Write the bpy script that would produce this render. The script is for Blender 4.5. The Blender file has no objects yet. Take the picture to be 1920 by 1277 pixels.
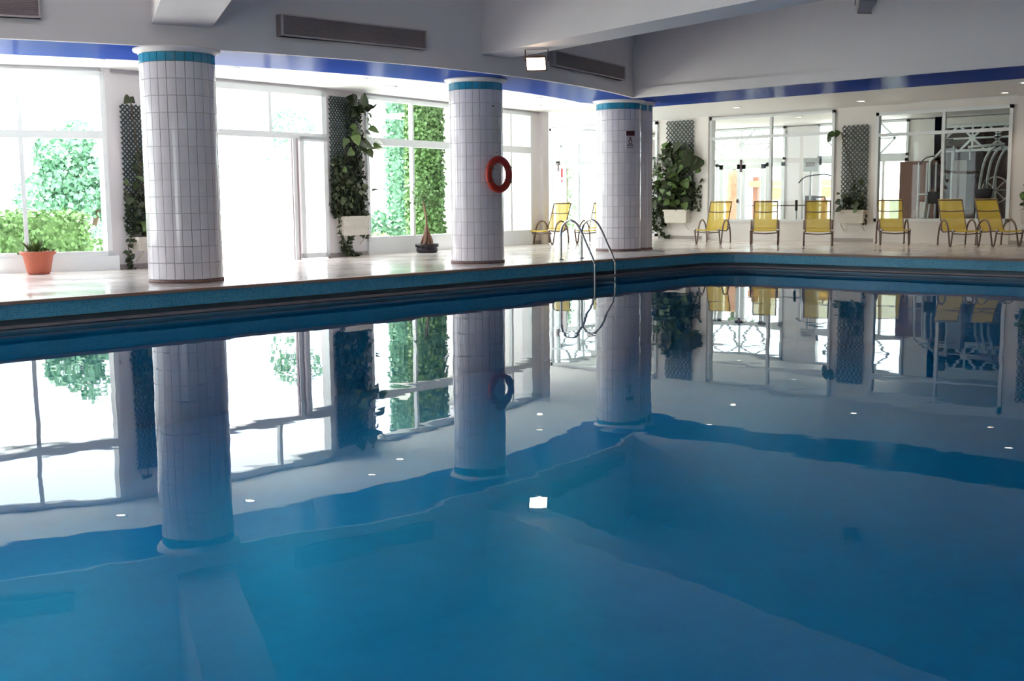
import bpy, bmesh, math, random
from math import sin, cos, pi, radians as R, sqrt, atan2
from mathutils import Vector, Matrix

random.seed(11)
scene = bpy.context.scene
COL = scene.collection

# ------------------------------------------------------------------ camera
CAMH = 1.1
HEAD, PITCH, ROLL, FPX = R(42.5), R(6.9), R(0.55), 2145.0
fw = Vector((-sin(HEAD) * cos(PITCH), cos(HEAD) * cos(PITCH), -sin(PITCH)))
rt0 = Vector((cos(HEAD), sin(HEAD), 0)); up0 = rt0.cross(fw)
rt = cos(ROLL) * rt0 - sin(ROLL) * up0
up = sin(ROLL) * rt0 + cos(ROLL) * up0
cd = bpy.data.cameras.new('camera')
cam = bpy.data.objects.new('camera', cd); COL.objects.link(cam)
M = Matrix((rt, up, -fw)).transposed().to_4x4(); M.translation = (0, 0, CAMH)
cam.matrix_world = M
cd.sensor_fit = 'HORIZONTAL'; cd.sensor_width = 36.0; cd.lens = 36.0 * FPX / 1920.0
cd.clip_end = 400
scene.camera = cam

# ------------------------------------------------------------------ sky, sun, exposure
world = bpy.data.worlds.new('sky'); scene.world = world; world.use_nodes = True
bgn = world.node_tree.nodes['Background']
bgn.inputs[0].default_value = (0.93, 0.96, 1.0, 1); bgn.inputs[1].default_value = 9.0
sd = bpy.data.lights.new('sun_offscreen', 'SUN'); sd.energy = 24.0; sd.angle = R(1.0); sd.color = (1, .96, .88)
so = bpy.data.objects.new('sun_offscreen', sd); COL.objects.link(so)
so.rotation_euler = Vector((.42, .10, -.88)).to_track_quat('-Z', 'Y').to_euler()
vs = scene.view_settings
vs.view_transform = 'Standard'; vs.look = 'None'; vs.gamma = 1.0; vs.exposure = -0.15; vs.use_curve_mapping = False
cy = scene.cycles
cy.use_denoising = True; cy.max_bounces = 10; cy.diffuse_bounces = 5; cy.glossy_bounces = 5
cy.transparent_max_bounces = 16; cy.caustics_reflective = False; cy.caustics_refractive = False
cy.sample_clamp_indirect = 6.0

# ------------------------------------------------------------------ materials
MATS = {}
def nodes_of(name):
    m = bpy.data.materials.new(name); m.use_nodes = True
    nt = m.node_tree; return m, nt, nt.nodes['Principled BSDF']
def mat(name, col, rough=.6, metal=0., var=.06, scale=6., emit=None, estr=0., bump=0., bscale=60., rand=0., spec=.5):
    if name in MATS: return MATS[name]
    m, nt, b = nodes_of(name); N = nt.nodes; L = nt.links
    tc = N.new('ShaderNodeTexCoord'); nz = N.new('ShaderNodeTexNoise')
    nz.inputs['Scale'].default_value = scale; nz.inputs['Detail'].default_value = 4
    L.new(tc.outputs['Object'], nz.inputs['Vector'])
    mx = N.new('ShaderNodeMix'); mx.data_type = 'RGBA'
    mx.inputs[6].default_value = (*[c * (1 - var) for c in col], 1)
    mx.inputs[7].default_value = (*[min(1, c * (1 + var)) for c in col], 1)
    L.new(nz.outputs['Fac'], mx.inputs[0])
    out = mx.outputs[2]
    if rand:
        oi = N.new('ShaderNodeObjectInfo'); hs = N.new('ShaderNodeHueSaturation')
        mr = N.new('ShaderNodeMapRange'); mr.inputs[3].default_value = 1 - rand; mr.inputs[4].default_value = 1 + rand
        L.new(oi.outputs['Random'], mr.inputs[0]); L.new(mr.outputs[0], hs.inputs['Value'])
        L.new(out, hs.inputs['Color']); out = hs.outputs[0]
    L.new(out, b.inputs['Base Color'])
    b.inputs['Roughness'].default_value = rough; b.inputs['Metallic'].default_value = metal
    b.inputs['Specular IOR Level'].default_value = spec
    if emit:
        b.inputs['Emission Color'].default_value = (*emit, 1); b.inputs['Emission Strength'].default_value = estr
    if bump:
        n2 = N.new('ShaderNodeTexNoise'); n2.inputs['Scale'].default_value = bscale
        L.new(tc.outputs['Object'], n2.inputs['Vector'])
        bp = N.new('ShaderNodeBump'); bp.inputs['Strength'].default_value = bump; bp.inputs['Distance'].default_value = .01
        L.new(n2.outputs['Fac'], bp.inputs['Height']); L.new(bp.outputs[0], b.inputs['Normal'])
    MATS[name] = m
    return m
def mosaic(name, c1, c2, mortar, size, rough=.2, axis=False, msize=.004):
    """small square tiles from a brick texture on the surface's own coordinates"""
    m, nt, b = nodes_of(name); N = nt.nodes; L = nt.links
    tc = N.new('ShaderNodeTexCoord')
    br = N.new('ShaderNodeTexBrick'); br.offset = 0
    br.inputs['Color1'].default_value = (*c1, 1); br.inputs['Color2'].default_value = (*c2, 1); br.inputs['Mortar'].default_value = (*mortar, 1)
    br.inputs['Scale'].default_value = 1; br.inputs['Brick Width'].default_value = size; br.inputs['Row Height'].default_value = size
    br.inputs['Mortar Size'].default_value = msize
    if axis:   # walls: run along x + y, rise with z
        sp = N.new('ShaderNodeSeparateXYZ'); ad = N.new('ShaderNodeMath'); cb = N.new('ShaderNodeCombineXYZ')
        L.new(tc.outputs['Object'], sp.inputs[0]); L.new(sp.outputs[0], ad.inputs[0]); L.new(sp.outputs[1], ad.inputs[1])
        L.new(ad.outputs[0], cb.inputs[0]); L.new(sp.outputs[2], cb.inputs[1]); L.new(cb.outputs[0], br.inputs['Vector'])
    else:
        L.new(tc.outputs['Object'], br.inputs['Vector'])
    nz = N.new('ShaderNodeTexNoise'); nz.inputs['Scale'].default_value = 1.2
    L.new(tc.outputs['Object'], nz.inputs['Vector'])
    hs = N.new('ShaderNodeHueSaturation'); mr = N.new('ShaderNodeMapRange'); mr.inputs[3].default_value = .85; mr.inputs[4].default_value = 1.15
    L.new(nz.outputs['Fac'], mr.inputs[0]); L.new(mr.outputs[0], hs.inputs['Value']); L.new(br.outputs['Color'], hs.inputs['Color'])
    L.new(hs.outputs[0], b.inputs['Base Color']); b.inputs['Roughness'].default_value = rough
    bp = N.new('ShaderNodeBump'); bp.inputs['Strength'].default_value = .15; bp.inputs['Distance'].default_value = .003; bp.invert = True
    L.new(br.outputs['Fac'], bp.inputs['Height']); L.new(bp.outputs[0], b.inputs['Normal'])
    MATS[name] = m; return m

PLASTER = mat('white_plaster', (.84, .80, .82), .7, var=.03, scale=2, bump=.08)
WARMWALL = mat('cream_plaster', (.82, .78, .75), .65, var=.03, scale=2, bump=.05)
CEIL = mat('ceiling_paint', (.90, .90, .90), .6, var=.02, scale=2)
FRAME = mat('white_frame_paint', (.80, .83, .85), .35, var=.02)
BLUE = None
TILE = mat('glazed_white_tile', (.76, .72, .76), .10, var=.02, rand=.05, bump=.04, bscale=9)
BTILE = mat('glazed_blue_tile', (.02, .26, .42), .12, var=.08, rand=.12)
GROUT = mat('tile_grout', (.52, .49, .49), .8)
RUST = mat('stained_base_tile', (.22, .13, .12), .6, var=.6, scale=18)
COPE = mat('coping_terracotta', (.36, .22, .17), .45, var=.2, scale=3)
GUTTER = mat('gutter_tile', (.20, .27, .33), .45, var=.2, scale=4)
LIPM = mat('gutter_lip', (.30, .25, .25), .5, var=.3, scale=3)
STEEL = mat('brushed_steel', (.62, .60, .58), .18, 1., var=.05)
BRONZE = mat('bronze_tube', (.20, .135, .12), .35, .4, var=.08)
VENT = mat('vent_louvre', (.40, .33, .35), .5, var=.1)
VFRAME = mat('vent_frame', (.62, .56, .58), .45)
RED = mat('life_ring_red', (.48, .035, .02), .4, var=.12, scale=4)
TERRA = mat('terracotta_pot', (.48, .12, .07), .55, var=.1)
SOIL = mat('soil', (.06, .04, .03), .9, var=.4, scale=40)
BLACKPL = mat('black_plastic', (.02, .015, .02), .4)
WOODROOT = mat('bonsai_root', (.22, .12, .08), .8, var=.35, scale=30, bump=.4, bscale=80)
STEMM = mat('vine_stem', (.10, .07, .04), .8, var=.3)
LATT = mat('trellis_green_slat', (.025, .05, .05), .5, var=.2)
PLANTER = mat('planter_white', (.72, .67, .60), .6, var=.08, scale=5)
LEAFD = mat('leaf_dark_green', (.030, .048, .014), .4, var=.4, scale=8, rand=.35)
LEAFL = mat('leaf_light_green', (.085, .15, .035), .4, var=.35, scale=8, rand=.3)
IVY = mat('ivy_green', (.035, .055, .02), .5, var=.5, scale=7)
GARD = mat('garden_leaf', (.10, .20, .06), .55, var=.45, scale=2.5)
GARD2 = mat('garden_leaf_pale', (.15, .32, .20), .55, var=.35, scale=2.5)
GRASS = mat('lawn_grass', (.35, .45, .2), .8, var=.25, scale=3)
PAVE = mat('pale_paving', (.78, .76, .72), .8, var=.06, scale=4)
BARK = mat('palm_bark', (.42, .22, .13), .85, var=.4, scale=12, bump=.5, bscale=25)
WHITEMET = mat('white_steel', (.75, .76, .78), .3, var=.03)
GYMFLOOR = mat('gym_floor', (.35, .26, .22), .5, var=.1)
WOODBR = mat('brown_wood', (.18, .075, .05), .5, var=.25, scale=5)
PINKW = mat('hall_beyond_wall', (.52, .40, .37), .7)
YELLOWP = mat('yellow_panel', (.85, .55, .10), .6)
BADGE = mat('sign_white', (.75, .68, .70), .4)
BADGER = mat('sign_maroon', (.09, .005, .012), .4)
INK = mat('sign_ink', (.08, .05, .07), .6)
REDM = mat('red_mark', (.5, .02, .03), .5)
LAMPW = mat('lamp_glow', (1, .9, .75), .4, emit=(1, .86, .66), estr=22)
FLOODW = mat('flood_glow', (1, .8, .6), .4, emit=(1, .74, .5), estr=30)
FLOODH = mat('flood_housing', (.14, .07, .05), .45, var=.2)

def fabric():
    m, nt, b = nodes_of('yellow_mesh_fabric'); N = nt.nodes; L = nt.links
    tc = N.new('ShaderNodeTexCoord'); nz = N.new('ShaderNodeTexNoise'); nz.inputs['Scale'].default_value = 9
    L.new(tc.outputs['Object'], nz.inputs['Vector'])
    mx = N.new('ShaderNodeMix'); mx.data_type = 'RGBA'
    mx.inputs[6].default_value = (.84, .62, .07, 1); mx.inputs[7].default_value = (.94, .72, .11, 1)
    L.new(nz.outputs['Fac'], mx.inputs[0]); L.new(mx.outputs[2], b.inputs['Base Color']); b.inputs['Roughness'].default_value = .7
    tl = N.new('ShaderNodeBsdfTranslucent'); L.new(mx.outputs[2], tl.inputs[0])
    m1 = N.new('ShaderNodeMixShader'); m1.inputs[0].default_value = .25
    L.new(b.outputs[0], m1.inputs[1]); L.new(tl.outputs[0], m1.inputs[2])
    tr = N.new('ShaderNodeBsdfTransparent'); tr.inputs[0].default_value = (1, .95, .75, 1)
    m2 = N.new('ShaderNodeMixShader'); m2.inputs[0].default_value = .22
    L.new(m1.outputs[0], m2.inputs[1]); L.new(tr.outputs[0], m2.inputs[2])
    L.new(m2.outputs[0], N['Material Output'].inputs[0]); return m
FABRIC = fabric()
def blue_paint():
    m = bpy.data.materials.new('blue_gloss_paint'); m.use_nodes = True; nt = m.node_tree; N = nt.nodes; L = nt.links
    N.remove(N['Principled BSDF']); tc = N.new('ShaderNodeTexCoord'); nz = N.new('ShaderNodeTexNoise'); nz.inputs['Scale'].default_value = 1.5
    L.new(tc.outputs['Object'], nz.inputs['Vector']); mx = N.new('ShaderNodeMix'); mx.data_type = 'RGBA'
    mx.inputs[6].default_value = (.030, .075, .36, 1); mx.inputs[7].default_value = (.040, .095, .42, 1); L.new(nz.outputs['Fac'], mx.inputs[0])
    df = N.new('ShaderNodeBsdfDiffuse'); L.new(mx.outputs[2], df.inputs[0]); gl = N.new('ShaderNodeBsdfGlossy'); gl.inputs['Roughness'].default_value = .2
    ms = N.new('ShaderNodeMixShader'); ms.inputs[0].default_value = .06; L.new(df.outputs[0], ms.inputs[1]); L.new(gl.outputs[0], ms.inputs[2])
    L.new(ms.outputs[0], N['Material Output'].inputs[0]); return m
BLUE = blue_paint()

def two_sided_fresnel(N, L, ior):
    """a thin sheet reflects alike from both sides"""
    fr = N.new('ShaderNodeFresnel'); ge = N.new('ShaderNodeNewGeometry'); mr = N.new('ShaderNodeMapRange')
    mr.inputs[3].default_value = ior; mr.inputs[4].default_value = 1 / ior
    L.new(ge.outputs['Backfacing'], mr.inputs[0]); L.new(mr.outputs[0], fr.inputs['IOR']); return fr
def glass():
    m = bpy.data.materials.new('window_glass'); m.use_nodes = True; nt = m.node_tree; N = nt.nodes; L = nt.links
    N.remove(N['Principled BSDF'])
    tr = N.new('ShaderNodeBsdfTransparent'); tr.inputs[0].default_value = (.93, .97, .96, 1)
    gl = N.new('ShaderNodeBsdfGlossy'); gl.inputs['Roughness'].default_value = 0.0
    fr = two_sided_fresnel(N, L, 1.45)
    ml = N.new('ShaderNodeMath'); ml.operation = 'MULTIPLY'; ml.inputs[1].default_value = .35; L.new(fr.outputs[0], ml.inputs[0])
    mx = N.new('ShaderNodeMixShader'); L.new(ml.outputs[0], mx.inputs[0]); L.new(tr.outputs[0], mx.inputs[1]); L.new(gl.outputs[0], mx.inputs[2])
    L.new(mx.outputs[0], N['Material Output'].inputs[0]); return m
GLASS = glass()

def water():
    m = bpy.data.materials.new('pool_water'); m.use_nodes = True; nt = m.node_tree; N = nt.nodes; L = nt.links
    N.remove(N['Principled BSDF'])
    tc = N.new('ShaderNodeTexCoord')
    n1 = N.new('ShaderNodeTexNoise'); n1.inputs['Scale'].default_value = .55; n1.inputs['Detail'].default_value = 1.0
    n2 = N.new('ShaderNodeTexNoise'); n2.inputs['Scale'].default_value = 3.2; n2.inputs['Detail'].default_value = 1.5
    L.new(tc.outputs['Object'], n1.inputs['Vector']); L.new(tc.outputs['Object'], n2.inputs['Vector'])
    ad = N.new('ShaderNodeMath'); ad.operation = 'MULTIPLY_ADD'; ad.inputs[1].default_value = .085
    L.new(n2.outputs['Fac'], ad.inputs[0]); L.new(n1.outputs['Fac'], ad.inputs[2])
    bp = N.new('ShaderNodeBump'); bp.inputs['Strength'].default_value = 1.0; bp.inputs['Distance'].default_value = .007
    L.new(ad.outputs[0], bp.inputs['Height'])
    fr = two_sided_fresnel(N, L, 1.333); L.new(bp.outputs[0], fr.inputs['Normal'])
    gl = N.new('ShaderNodeBsdfGlossy'); gl.inputs['Roughness'].default_value = .012; L.new(bp.outputs[0], gl.inputs['Normal'])
    tr = N.new('ShaderNodeBsdfTransparent'); tr.inputs[0].default_value = (.25, .80, .95, 1)
    ml = N.new('ShaderNodeMath'); ml.operation = 'POWER'; ml.inputs[1].default_value = 1.3; L.new(fr.outputs[0], ml.inputs[0])
    mx = N.new('ShaderNodeMixShader'); L.new(ml.outputs[0], mx.inputs[0]); L.new(tr.outputs[0], mx.inputs[1]); L.new(gl.outputs[0], mx.inputs[2])
    L.new(mx.outputs[0], N['Material Output'].inputs[0]); return m
WATER = water()

def deck_mat():
    m, nt, b = nodes_of('wet_deck_tile'); N = nt.nodes; L = nt.links
    tc = N.new('ShaderNodeTexCoord'); br = N.new('ShaderNodeTexBrick'); br.offset = 0
    br.inputs['Color1'].default_value = (.72, .66, .63, 1); br.inputs['Color2'].default_value = (.78, .72, .69, 1); br.inputs['Mortar'].default_value = (.50, .44, .42, 1)
    br.inputs['Scale'].default_value = 1; br.inputs['Brick Width'].default_value = .4; br.inputs['Row Height'].default_value = .4; br.inputs['Mortar Size'].default_value = .007
    L.new(tc.outputs['Object'], br.inputs['Vector']); L.new(br.outputs['Color'], b.inputs['Base Color'])
    nz = N.new('ShaderNodeTexNoise'); nz.inputs['Scale'].default_value = .9; nz.inputs['Detail'].default_value = 3
    L.new(tc.outputs['Object'], nz.inputs['Vector'])
    mr = N.new('ShaderNodeMapRange'); mr.inputs[1].default_value = .35; mr.inputs[2].default_value = .65; mr.inputs[3].default_value = .10; mr.inputs[4].default_value = .20
    L.new(nz.outputs['Fac'], mr.inputs[0]); L.new(mr.outputs[0], b.inputs['Roughness'])
    bp = N.new('ShaderNodeBump'); bp.inputs['Strength'].default_value = .25; bp.inputs['Distance'].default_value = .004; bp.invert = True
    L.new(br.outputs['Fac'], bp.inputs['Height']); L.new(bp.outputs[0], b.inputs['Normal'])
    return m
DECK = deck_mat()
BAND = mosaic('pool_band_mosaic', (.045, .29, .47), (.10, .42, .60), (.14, .42, .55), .03, .25, True)
POOLT = mosaic('pool_tile', (.0, .32, .57), (.0, .35, .61), (.01, .36, .58), .15, .4)
POOLW = mosaic('pool_wall_tile', (.0, .29, .50), (.0, .33, .54), (.01, .36, .56), .15, .4, True)
PEBBLE = mat('pebble_skirting', (.40, .36, .35), .6, var=.55, scale=38)

# ------------------------------------------------------------------ mesh helpers
class MB:
    def __init__(s): s.v = []; s.f = []
    def add(s, vs, fs):
        o = len(s.v); s.v += [tuple(p) for p in vs]; s.f += [tuple(i + o for i in f) for f in fs]; return s
    def box(s, x0, x1, y0, y1, z0, z1):
        v = [(x0, y0, z0), (x1, y0, z0), (x1, y1, z0), (x0, y1, z0), (x0, y0, z1), (x1, y0, z1), (x1, y1, z1), (x0, y1, z1)]
        return s.add(v, [(3, 2, 1, 0), (4, 5, 6, 7), (0, 1, 5, 4), (1, 2, 6, 5), (2, 3, 7, 6), (3, 0, 4, 7)])
    def bar(s, a, b, w, d, nrm):
        """a straight rectangular bar from a to b; w across, d along nrm"""
        a = Vector(a); b = Vector(b); t = (b - a).normalized(); n = Vector(nrm).normalized(); x = t.cross(n).normalized()
        q = [x * w / 2 * i + n * d / 2 * j for i, j in ((-1, -1), (1, -1), (1, 1), (-1, 1))]
        return s.add([a + p for p in q] + [b + p for p in q], [(3, 2, 1, 0), (4, 5, 6, 7), (0, 1, 5, 4), (1, 2, 6, 5), (2, 3, 7, 6), (3, 0, 4, 7)])
    def tube(s, pts, r, n=8, cap=True):
        pts = [Vector(p) for p in pts]; rs = r if isinstance(r, (list, tuple)) else [r] * len(pts)
        o = len(s.v); prev = None
        for i, p in enumerate(pts):
            t = (pts[min(i + 1, len(pts) - 1)] - pts[max(i - 1, 0)]).normalized()
            if prev is None:
                a = Vector((0, 0, 1)) if abs(t.z) < .9 else Vector((1, 0, 0)); x = t.cross(a).normalized()
            else: x = (prev - t * prev.dot(t)).normalized()
            prev = x; y = t.cross(x)
            for k in range(n): s.v.append(tuple(p + (x * cos(2 * pi * k / n) + y * sin(2 * pi * k / n)) * rs[i]))
        for i in range(len(pts) - 1):
            for k in range(n):
                s.f.append((o + i * n + k, o + i * n + (k + 1) % n, o + (i + 1) * n + (k + 1) % n, o + (i + 1) * n + k))
        if cap:
            s.f.append(tuple(o + k for k in reversed(range(n)))); e = o + (len(pts) - 1) * n; s.f.append(tuple(e + k for k in range(n)))
        return s
    def lathe(s, prof, n=24, close=True):
        o = len(s.v)
        for r, z in prof:
            for k in range(n): s.v.append((r * cos(2 * pi * k / n), r * sin(2 * pi * k / n), z))
        m = len(prof)
        for i in range(m - 1):
            for k in range(n): s.f.append((o + i * n + k, o + i * n + (k + 1) % n, o + (i + 1) * n + (k + 1) % n, o + (i + 1) * n + k))
        if close:
            s.f.append(tuple(o + k for k in reversed(range(n)))); s.f.append(tuple(o + (m - 1) * n + k for k in range(n)))
        return s
    def prism(s, pts, z0, z1):
        n = len(pts)
        return s.add([(x, y, z0) for x, y in pts] + [(x, y, z1) for x, y in pts],
                     [tuple(reversed(range(n))), tuple(range(n, 2 * n))] + [(i, (i + 1) % n, n + (i + 1) % n, n + i) for i in range(n)])
    def mesh(s, name, m, smooth=False):
        me = bpy.data.meshes.new(name); me.from_pydata(s.v, [], s.f); me.update()
        me.materials.append(m)
        if smooth: me.polygons.foreach_set('use_smooth', [True] * len(me.polygons))
        return me
    def build(s, name, m, parent=None, smooth=False, loc=None, rz=None):
        return link(name, s.mesh(name, m, smooth), parent, loc, rz)
def link(name, me, parent=None, loc=None, rz=None):
    o = bpy.data.objects.new(name, me); COL.objects.link(o)
    if parent: o.parent = parent
    if loc is not None: o.location = loc
    if rz is not None: o.rotation_euler.z = rz
    return o
def tag(o, label=None, cat=None, group=None, kind=None):
    for k, v in (('label', label), ('category', cat), ('group', group), ('kind', kind)):
        if v: o[k] = v
    return o
def empty(name, loc=(0, 0, 0), rz=0, label=None, cat=None, group=None, kind=None):
    o = bpy.data.objects.new(name, None); COL.objects.link(o); o.location = loc; o.rotation_euler.z = rz; o.empty_display_size = .2
    return tag(o, label, cat, group, kind)
def copy_tree(o, parent=None):
    c = o.copy(); COL.objects.link(c); c.parent = parent
    for ch in list(o.children): copy_tree(ch, c)
    return c
def smooth_path(pts, n=5):
    pts = [Vector(p) for p in pts]; out = []
    for i in range(len(pts) - 1):
        p0 = pts[max(i - 1, 0)]; p1 = pts[i]; p2 = pts[i + 1]; p3 = pts[min(i + 2, len(pts) - 1)]
        for k in range(n):
            t = k / n
            out.append(.5 * ((2 * p1) + (p2 - p0) * t + (2 * p0 - 5 * p1 + 4 * p2 - p3) * t * t + (3 * p1 - p0 - 3 * p2 + p3) * t ** 3))
    return out + [pts[-1]]
class Sec:
    """a straight wall section from plan point A to B: s along it, t out of it towards the pool, z up"""
    def __init__(s, A, B):
        s.A = Vector((*A, 0)); s.B = Vector((*B, 0)); s.len = (s.B - s.A).length
        s.u = (s.B - s.A).normalized(); s.n = Vector((s.u.y, -s.u.x, 0)); s.rz = atan2(s.u.y, s.u.x)
    def p(s, a, t, z): return s.A + s.u * a + s.n * t + Vector((0, 0, z))
    def box(s, mb, s0, s1, t0, t1, z0, z1):
        v = [s.p(a, t, z) for z in (z0, z1) for a, t in ((s0, t1), (s1, t1), (s1, t0), (s0, t0))]
        return mb.add(v, [(3, 2, 1, 0), (4, 5, 6, 7), (0, 1, 5, 4), (1, 2, 6, 5), (2, 3, 7, 6), (3, 0, 4, 7)])
    def bar(s, mb, s0, z0, s1, z1, w, t0, t1):
        return mb.bar(s.p(s0, (t0 + t1) / 2, z0), s.p(s1, (t0 + t1) / 2, z1), w, t1 - t0, s.n)

# ------------------------------------------------------------------ pool, deck
PX, PY, PRX, PNY, WZ = -13.35, 21.2, .8, .9, -.36
def outline(o):
    r = 1.0 + o * .6; cx, cyy = PX - o + r, PY + o - r
    pts = [(PRX + o, PNY - o), (PRX + o, PY + o)]
    pts += [(cx + r * cos(a), cyy + r * sin(a)) for a in [pi / 2 + pi / 2 * k / 14 for k in range(15)]]
    return pts + [(PX - o, PNY - o)]
def ring(mb, o0, z0, o1, z1):
    A = outline(o0); B = outline(o1); n = len(A)
    mb.add([(x, y, z0) for x, y in A] + [(x, y, z1) for x, y in B], [(i, (i + 1) % n, n + (i + 1) % n, n + i) for i in range(n)])
    return mb
def filled(name, outer, hole, z, m):
    bm = bmesh.new(); es = []
    for lp in (outer, hole):
        vsx = [bm.verts.new((x, y, z)) for x, y in lp]
        es += [bm.edges.new((vsx[i], vsx[(i + 1) % len(vsx)])) for i in range(len(vsx))]
    bmesh.ops.triangle_fill(bm, use_beauty=True, use_dissolve=False, edges=es, normal=(0, 0, 1))
    me = bpy.data.meshes.new(name); bm.to_mesh(me); bm.free(); me.materials.append(m); return me
FAC = [(-21.3, 3.5), (-18.42, 10.05), (-18.52, 11.55), (-18.645, 14.8), (-18.95, 16.1), (-19.95, 23.15), (-24.0, 23.15), (-24.0, 27.95)]
outer = [(6, -4), (6, 27.95)] + [(-24.0, 27.95)] + list(reversed(FAC[:-1])) + [(-21.3, -4)]
fl = link('floor', filled('floor', outer, outline(.14), 0, DECK)); tag(fl, 'wet pale tiled pool deck between the pool and the windows', kind='structure')
mb = MB(); ring(mb, .14, 0, .14, .004); ring(mb, .14, .004, -.02, .004); ring(mb, -.02, .004, -.025, -.004); ring(mb, -.025, -.004, -.025, -.036); ring(mb, -.025, -.036, 0, -.04)
tag(mb.build('trim_1', COPE), 'terracotta coping edge around the pool', kind='structure')
mb = MB(); ring(mb, 0, -.038, 0, -.215); ring(mb, 0, -.215, .3, -.215)
pb = empty('pool_basin', (0, 0, 0), 0, 'blue mosaic sided swimming pool basin', kind='structure')
mb.build('mosaic_band', BAND, pb)
mb = MB(); ring(mb, .3, -.2, .3, -.5); ring(mb, .3, -.335, .0, -.335); ring(mb, .0, -.335, .0, -.42); mb.build('overflow_gutter', GUTTER, pb)
mb = MB(); ring(mb, .02, -.285, -.03, -.285); ring(mb, -.03, -.285, -.03, -.318); ring(mb, -.03, -.318, .02, -.318); mb.build('gutter_lip', LIPM, pb)
mb = MB(); ring(mb, 0, -.42, 0, -2.1); mb.build('basin_wall', POOLW, pb)
mb = MB(); P = outline(0); mb.add([(x, y, -1.75 - .0 * y) for x, y in P], [tuple(range(len(P)))]); mb.build('basin_floor', POOLT, pb)
mb = MB(); P = outline(.02); mb.add([(x, y, WZ) for x, y in P], [tuple(reversed(range(len(P))))])
wt = mb.build('pool_water', WATER); tag(wt, 'calm deep blue pool water mirroring the windows', 'water', kind='stuff')

# ------------------------------------------------------------------ upper fascias, soffits, ceilings
S, CZ, TOPZ = 3.30, 3.42, 5.3
def fx(y): return -13.8 - .03 * (y - 14) ** 2
def gx(y): return -15.45 - .03 * (y - 14.5) ** 2
FY = 20.3
ys = [-4 + (FY + 4) * k / 60 for k in range(61)]
ys = [y for y in ys if y > 3] 
mb = MB(); n = len(ys)
mb.add([(fx(y), y, z) for y in ys for z in (S, TOPZ)], [(2 * i, 2 * i + 2, 2 * i + 3, 2 * i + 1) for i in range(n - 1)])
mb.add([(fx(3.2), -4.0, S), (fx(ys[0]), ys[0], S), (fx(ys[0]), ys[0], TOPZ), (fx(3.2), -4.0, TOPZ)], [(0, 1, 2, 3)])
fa = mb.build('wall_left_upper', PLASTER, smooth=True); tag(fa, 'curved white upper wall over the columns', kind='structure')
cx0 = fx(FY)
mb = MB(); mb.add([(cx0, FY, S), (6, FY, S), (6, FY, TOPZ), (cx0, FY, TOPZ)], [(0, 1, 2, 3)])
tag(mb.build('wall_back_upper', PLASTER), 'white upper wall over the far poolside', kind='structure')
def ledge(o, z0, z1):
    pl = [(fx(y) + o, y) for y in ys if y < FY - o] + [(cx0 + o, FY - o), (6, FY - o)]
    q = [(fx(y) - .02, y) for y in ys if y < FY - o] + [(cx0 - .02, FY + .02), (6, FY + .02)]
    m = len(pl); mbx = MB()
    mbx.add([(x, y, z0) for x, y in pl] + [(x, y, z1) for x, y in pl], [(i, i + 1, m + i + 1, m + i) for i in range(m - 1)])
    for z, rev in ((z0, 1), (z1, 0)):
        mbx.add([(x, y, z) for x, y in pl] + [(x, y, z) for x, y in q], [((i, m + i, m + i + 1, i + 1) if rev else (i, i + 1, m + i + 1, m + i)) for i in range(m - 1)])
    return mbx
tag(ledge(.05, S - .005, 3.50).build('trim_2', PLASTER), 'white plaster band along the bottom of the upper walls', kind='structure')
# blue soffit
mb = MB()
mb.add([p for y in ys for p in ((fx(y), y, S), (gx(y), y, S))], [(2 * i, 2 * i + 1, 2 * i + 3, 2 * i + 2) for i in range(n - 1)])
mb.add([p for y in ys for p in ((gx(y), y, S), (gx(y), y, CZ))], [(2 * i, 2 * i + 1, 2 * i + 3, 2 * i + 2) for i in range(n - 1)])
IY = 22.55; gx0 = gx(FY)
mb.add([(gx0, FY, S), (6, FY, S), (6, IY, S), (gx0, IY, S)], [(0, 1, 2, 3)])
mb.add([(gx0, IY, S), (6, IY, S), (6, IY, CZ), (gx0, IY, CZ)], [(0, 1, 2, 3)])
mb.add([(gx0, FY, S), (gx0, IY, S), (gx0, IY, CZ), (gx0, FY, CZ)], [(0, 1, 2, 3)])
tag(mb.build('trim_3', BLUE), 'glossy blue soffit under the upper walls', kind='structure')
# low aisle ceiling and roof
mb = MB()
def facx(y):
    for (x0, y0), (x1, y1) in zip(FAC[:-2], FAC[1:-1]):
        if y0 <= y <= y1: return x0 + (x1 - x0) * (y - y0) / (y1 - y0)
    return -21.3
yy = [y for y in ys] 
mb.add([p for y in yy for p in ((gx(y) + .05, y, CZ), (facx(y) - .25, y, CZ))], [(2 * i, 2 * i + 1, 2 * i + 3, 2 * i + 2) for i in range(n - 1)])
mb.add([(-24.2, FY, CZ), (6, FY, CZ), (6, 33.2, CZ), (-24.2, 33.2, CZ)], [(3, 2, 1, 0)])
tag(mb.build('ceiling_low', CEIL), 'low white ceiling over the deck aisles', kind='structure')
mb = MB().box(-21.5, 6.2, -4.2, 20.4, TOPZ, TOPZ + .2)
tag(mb.build('ceiling', PLASTER), 'high white ceiling over the pool', kind='structure')
mb = MB()
mb.add([p for y in [-4.3] + yy for p in ((fx(max(y, 3.2)) + .1, y, TOPZ - .02), (facx(y) - .3, y, TOPZ - .02))], [(2 * i, 2 * i + 1, 2 * i + 3, 2 * i + 2) for i in range(n)])
mb.box(-24.4, 6.2, FY + .05, 33.4, TOPZ - .1, TOPZ + .1)
tag(mb.build('roof', PLASTER), 'flat roof over the aisles and the gym', kind='structure')

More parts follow.
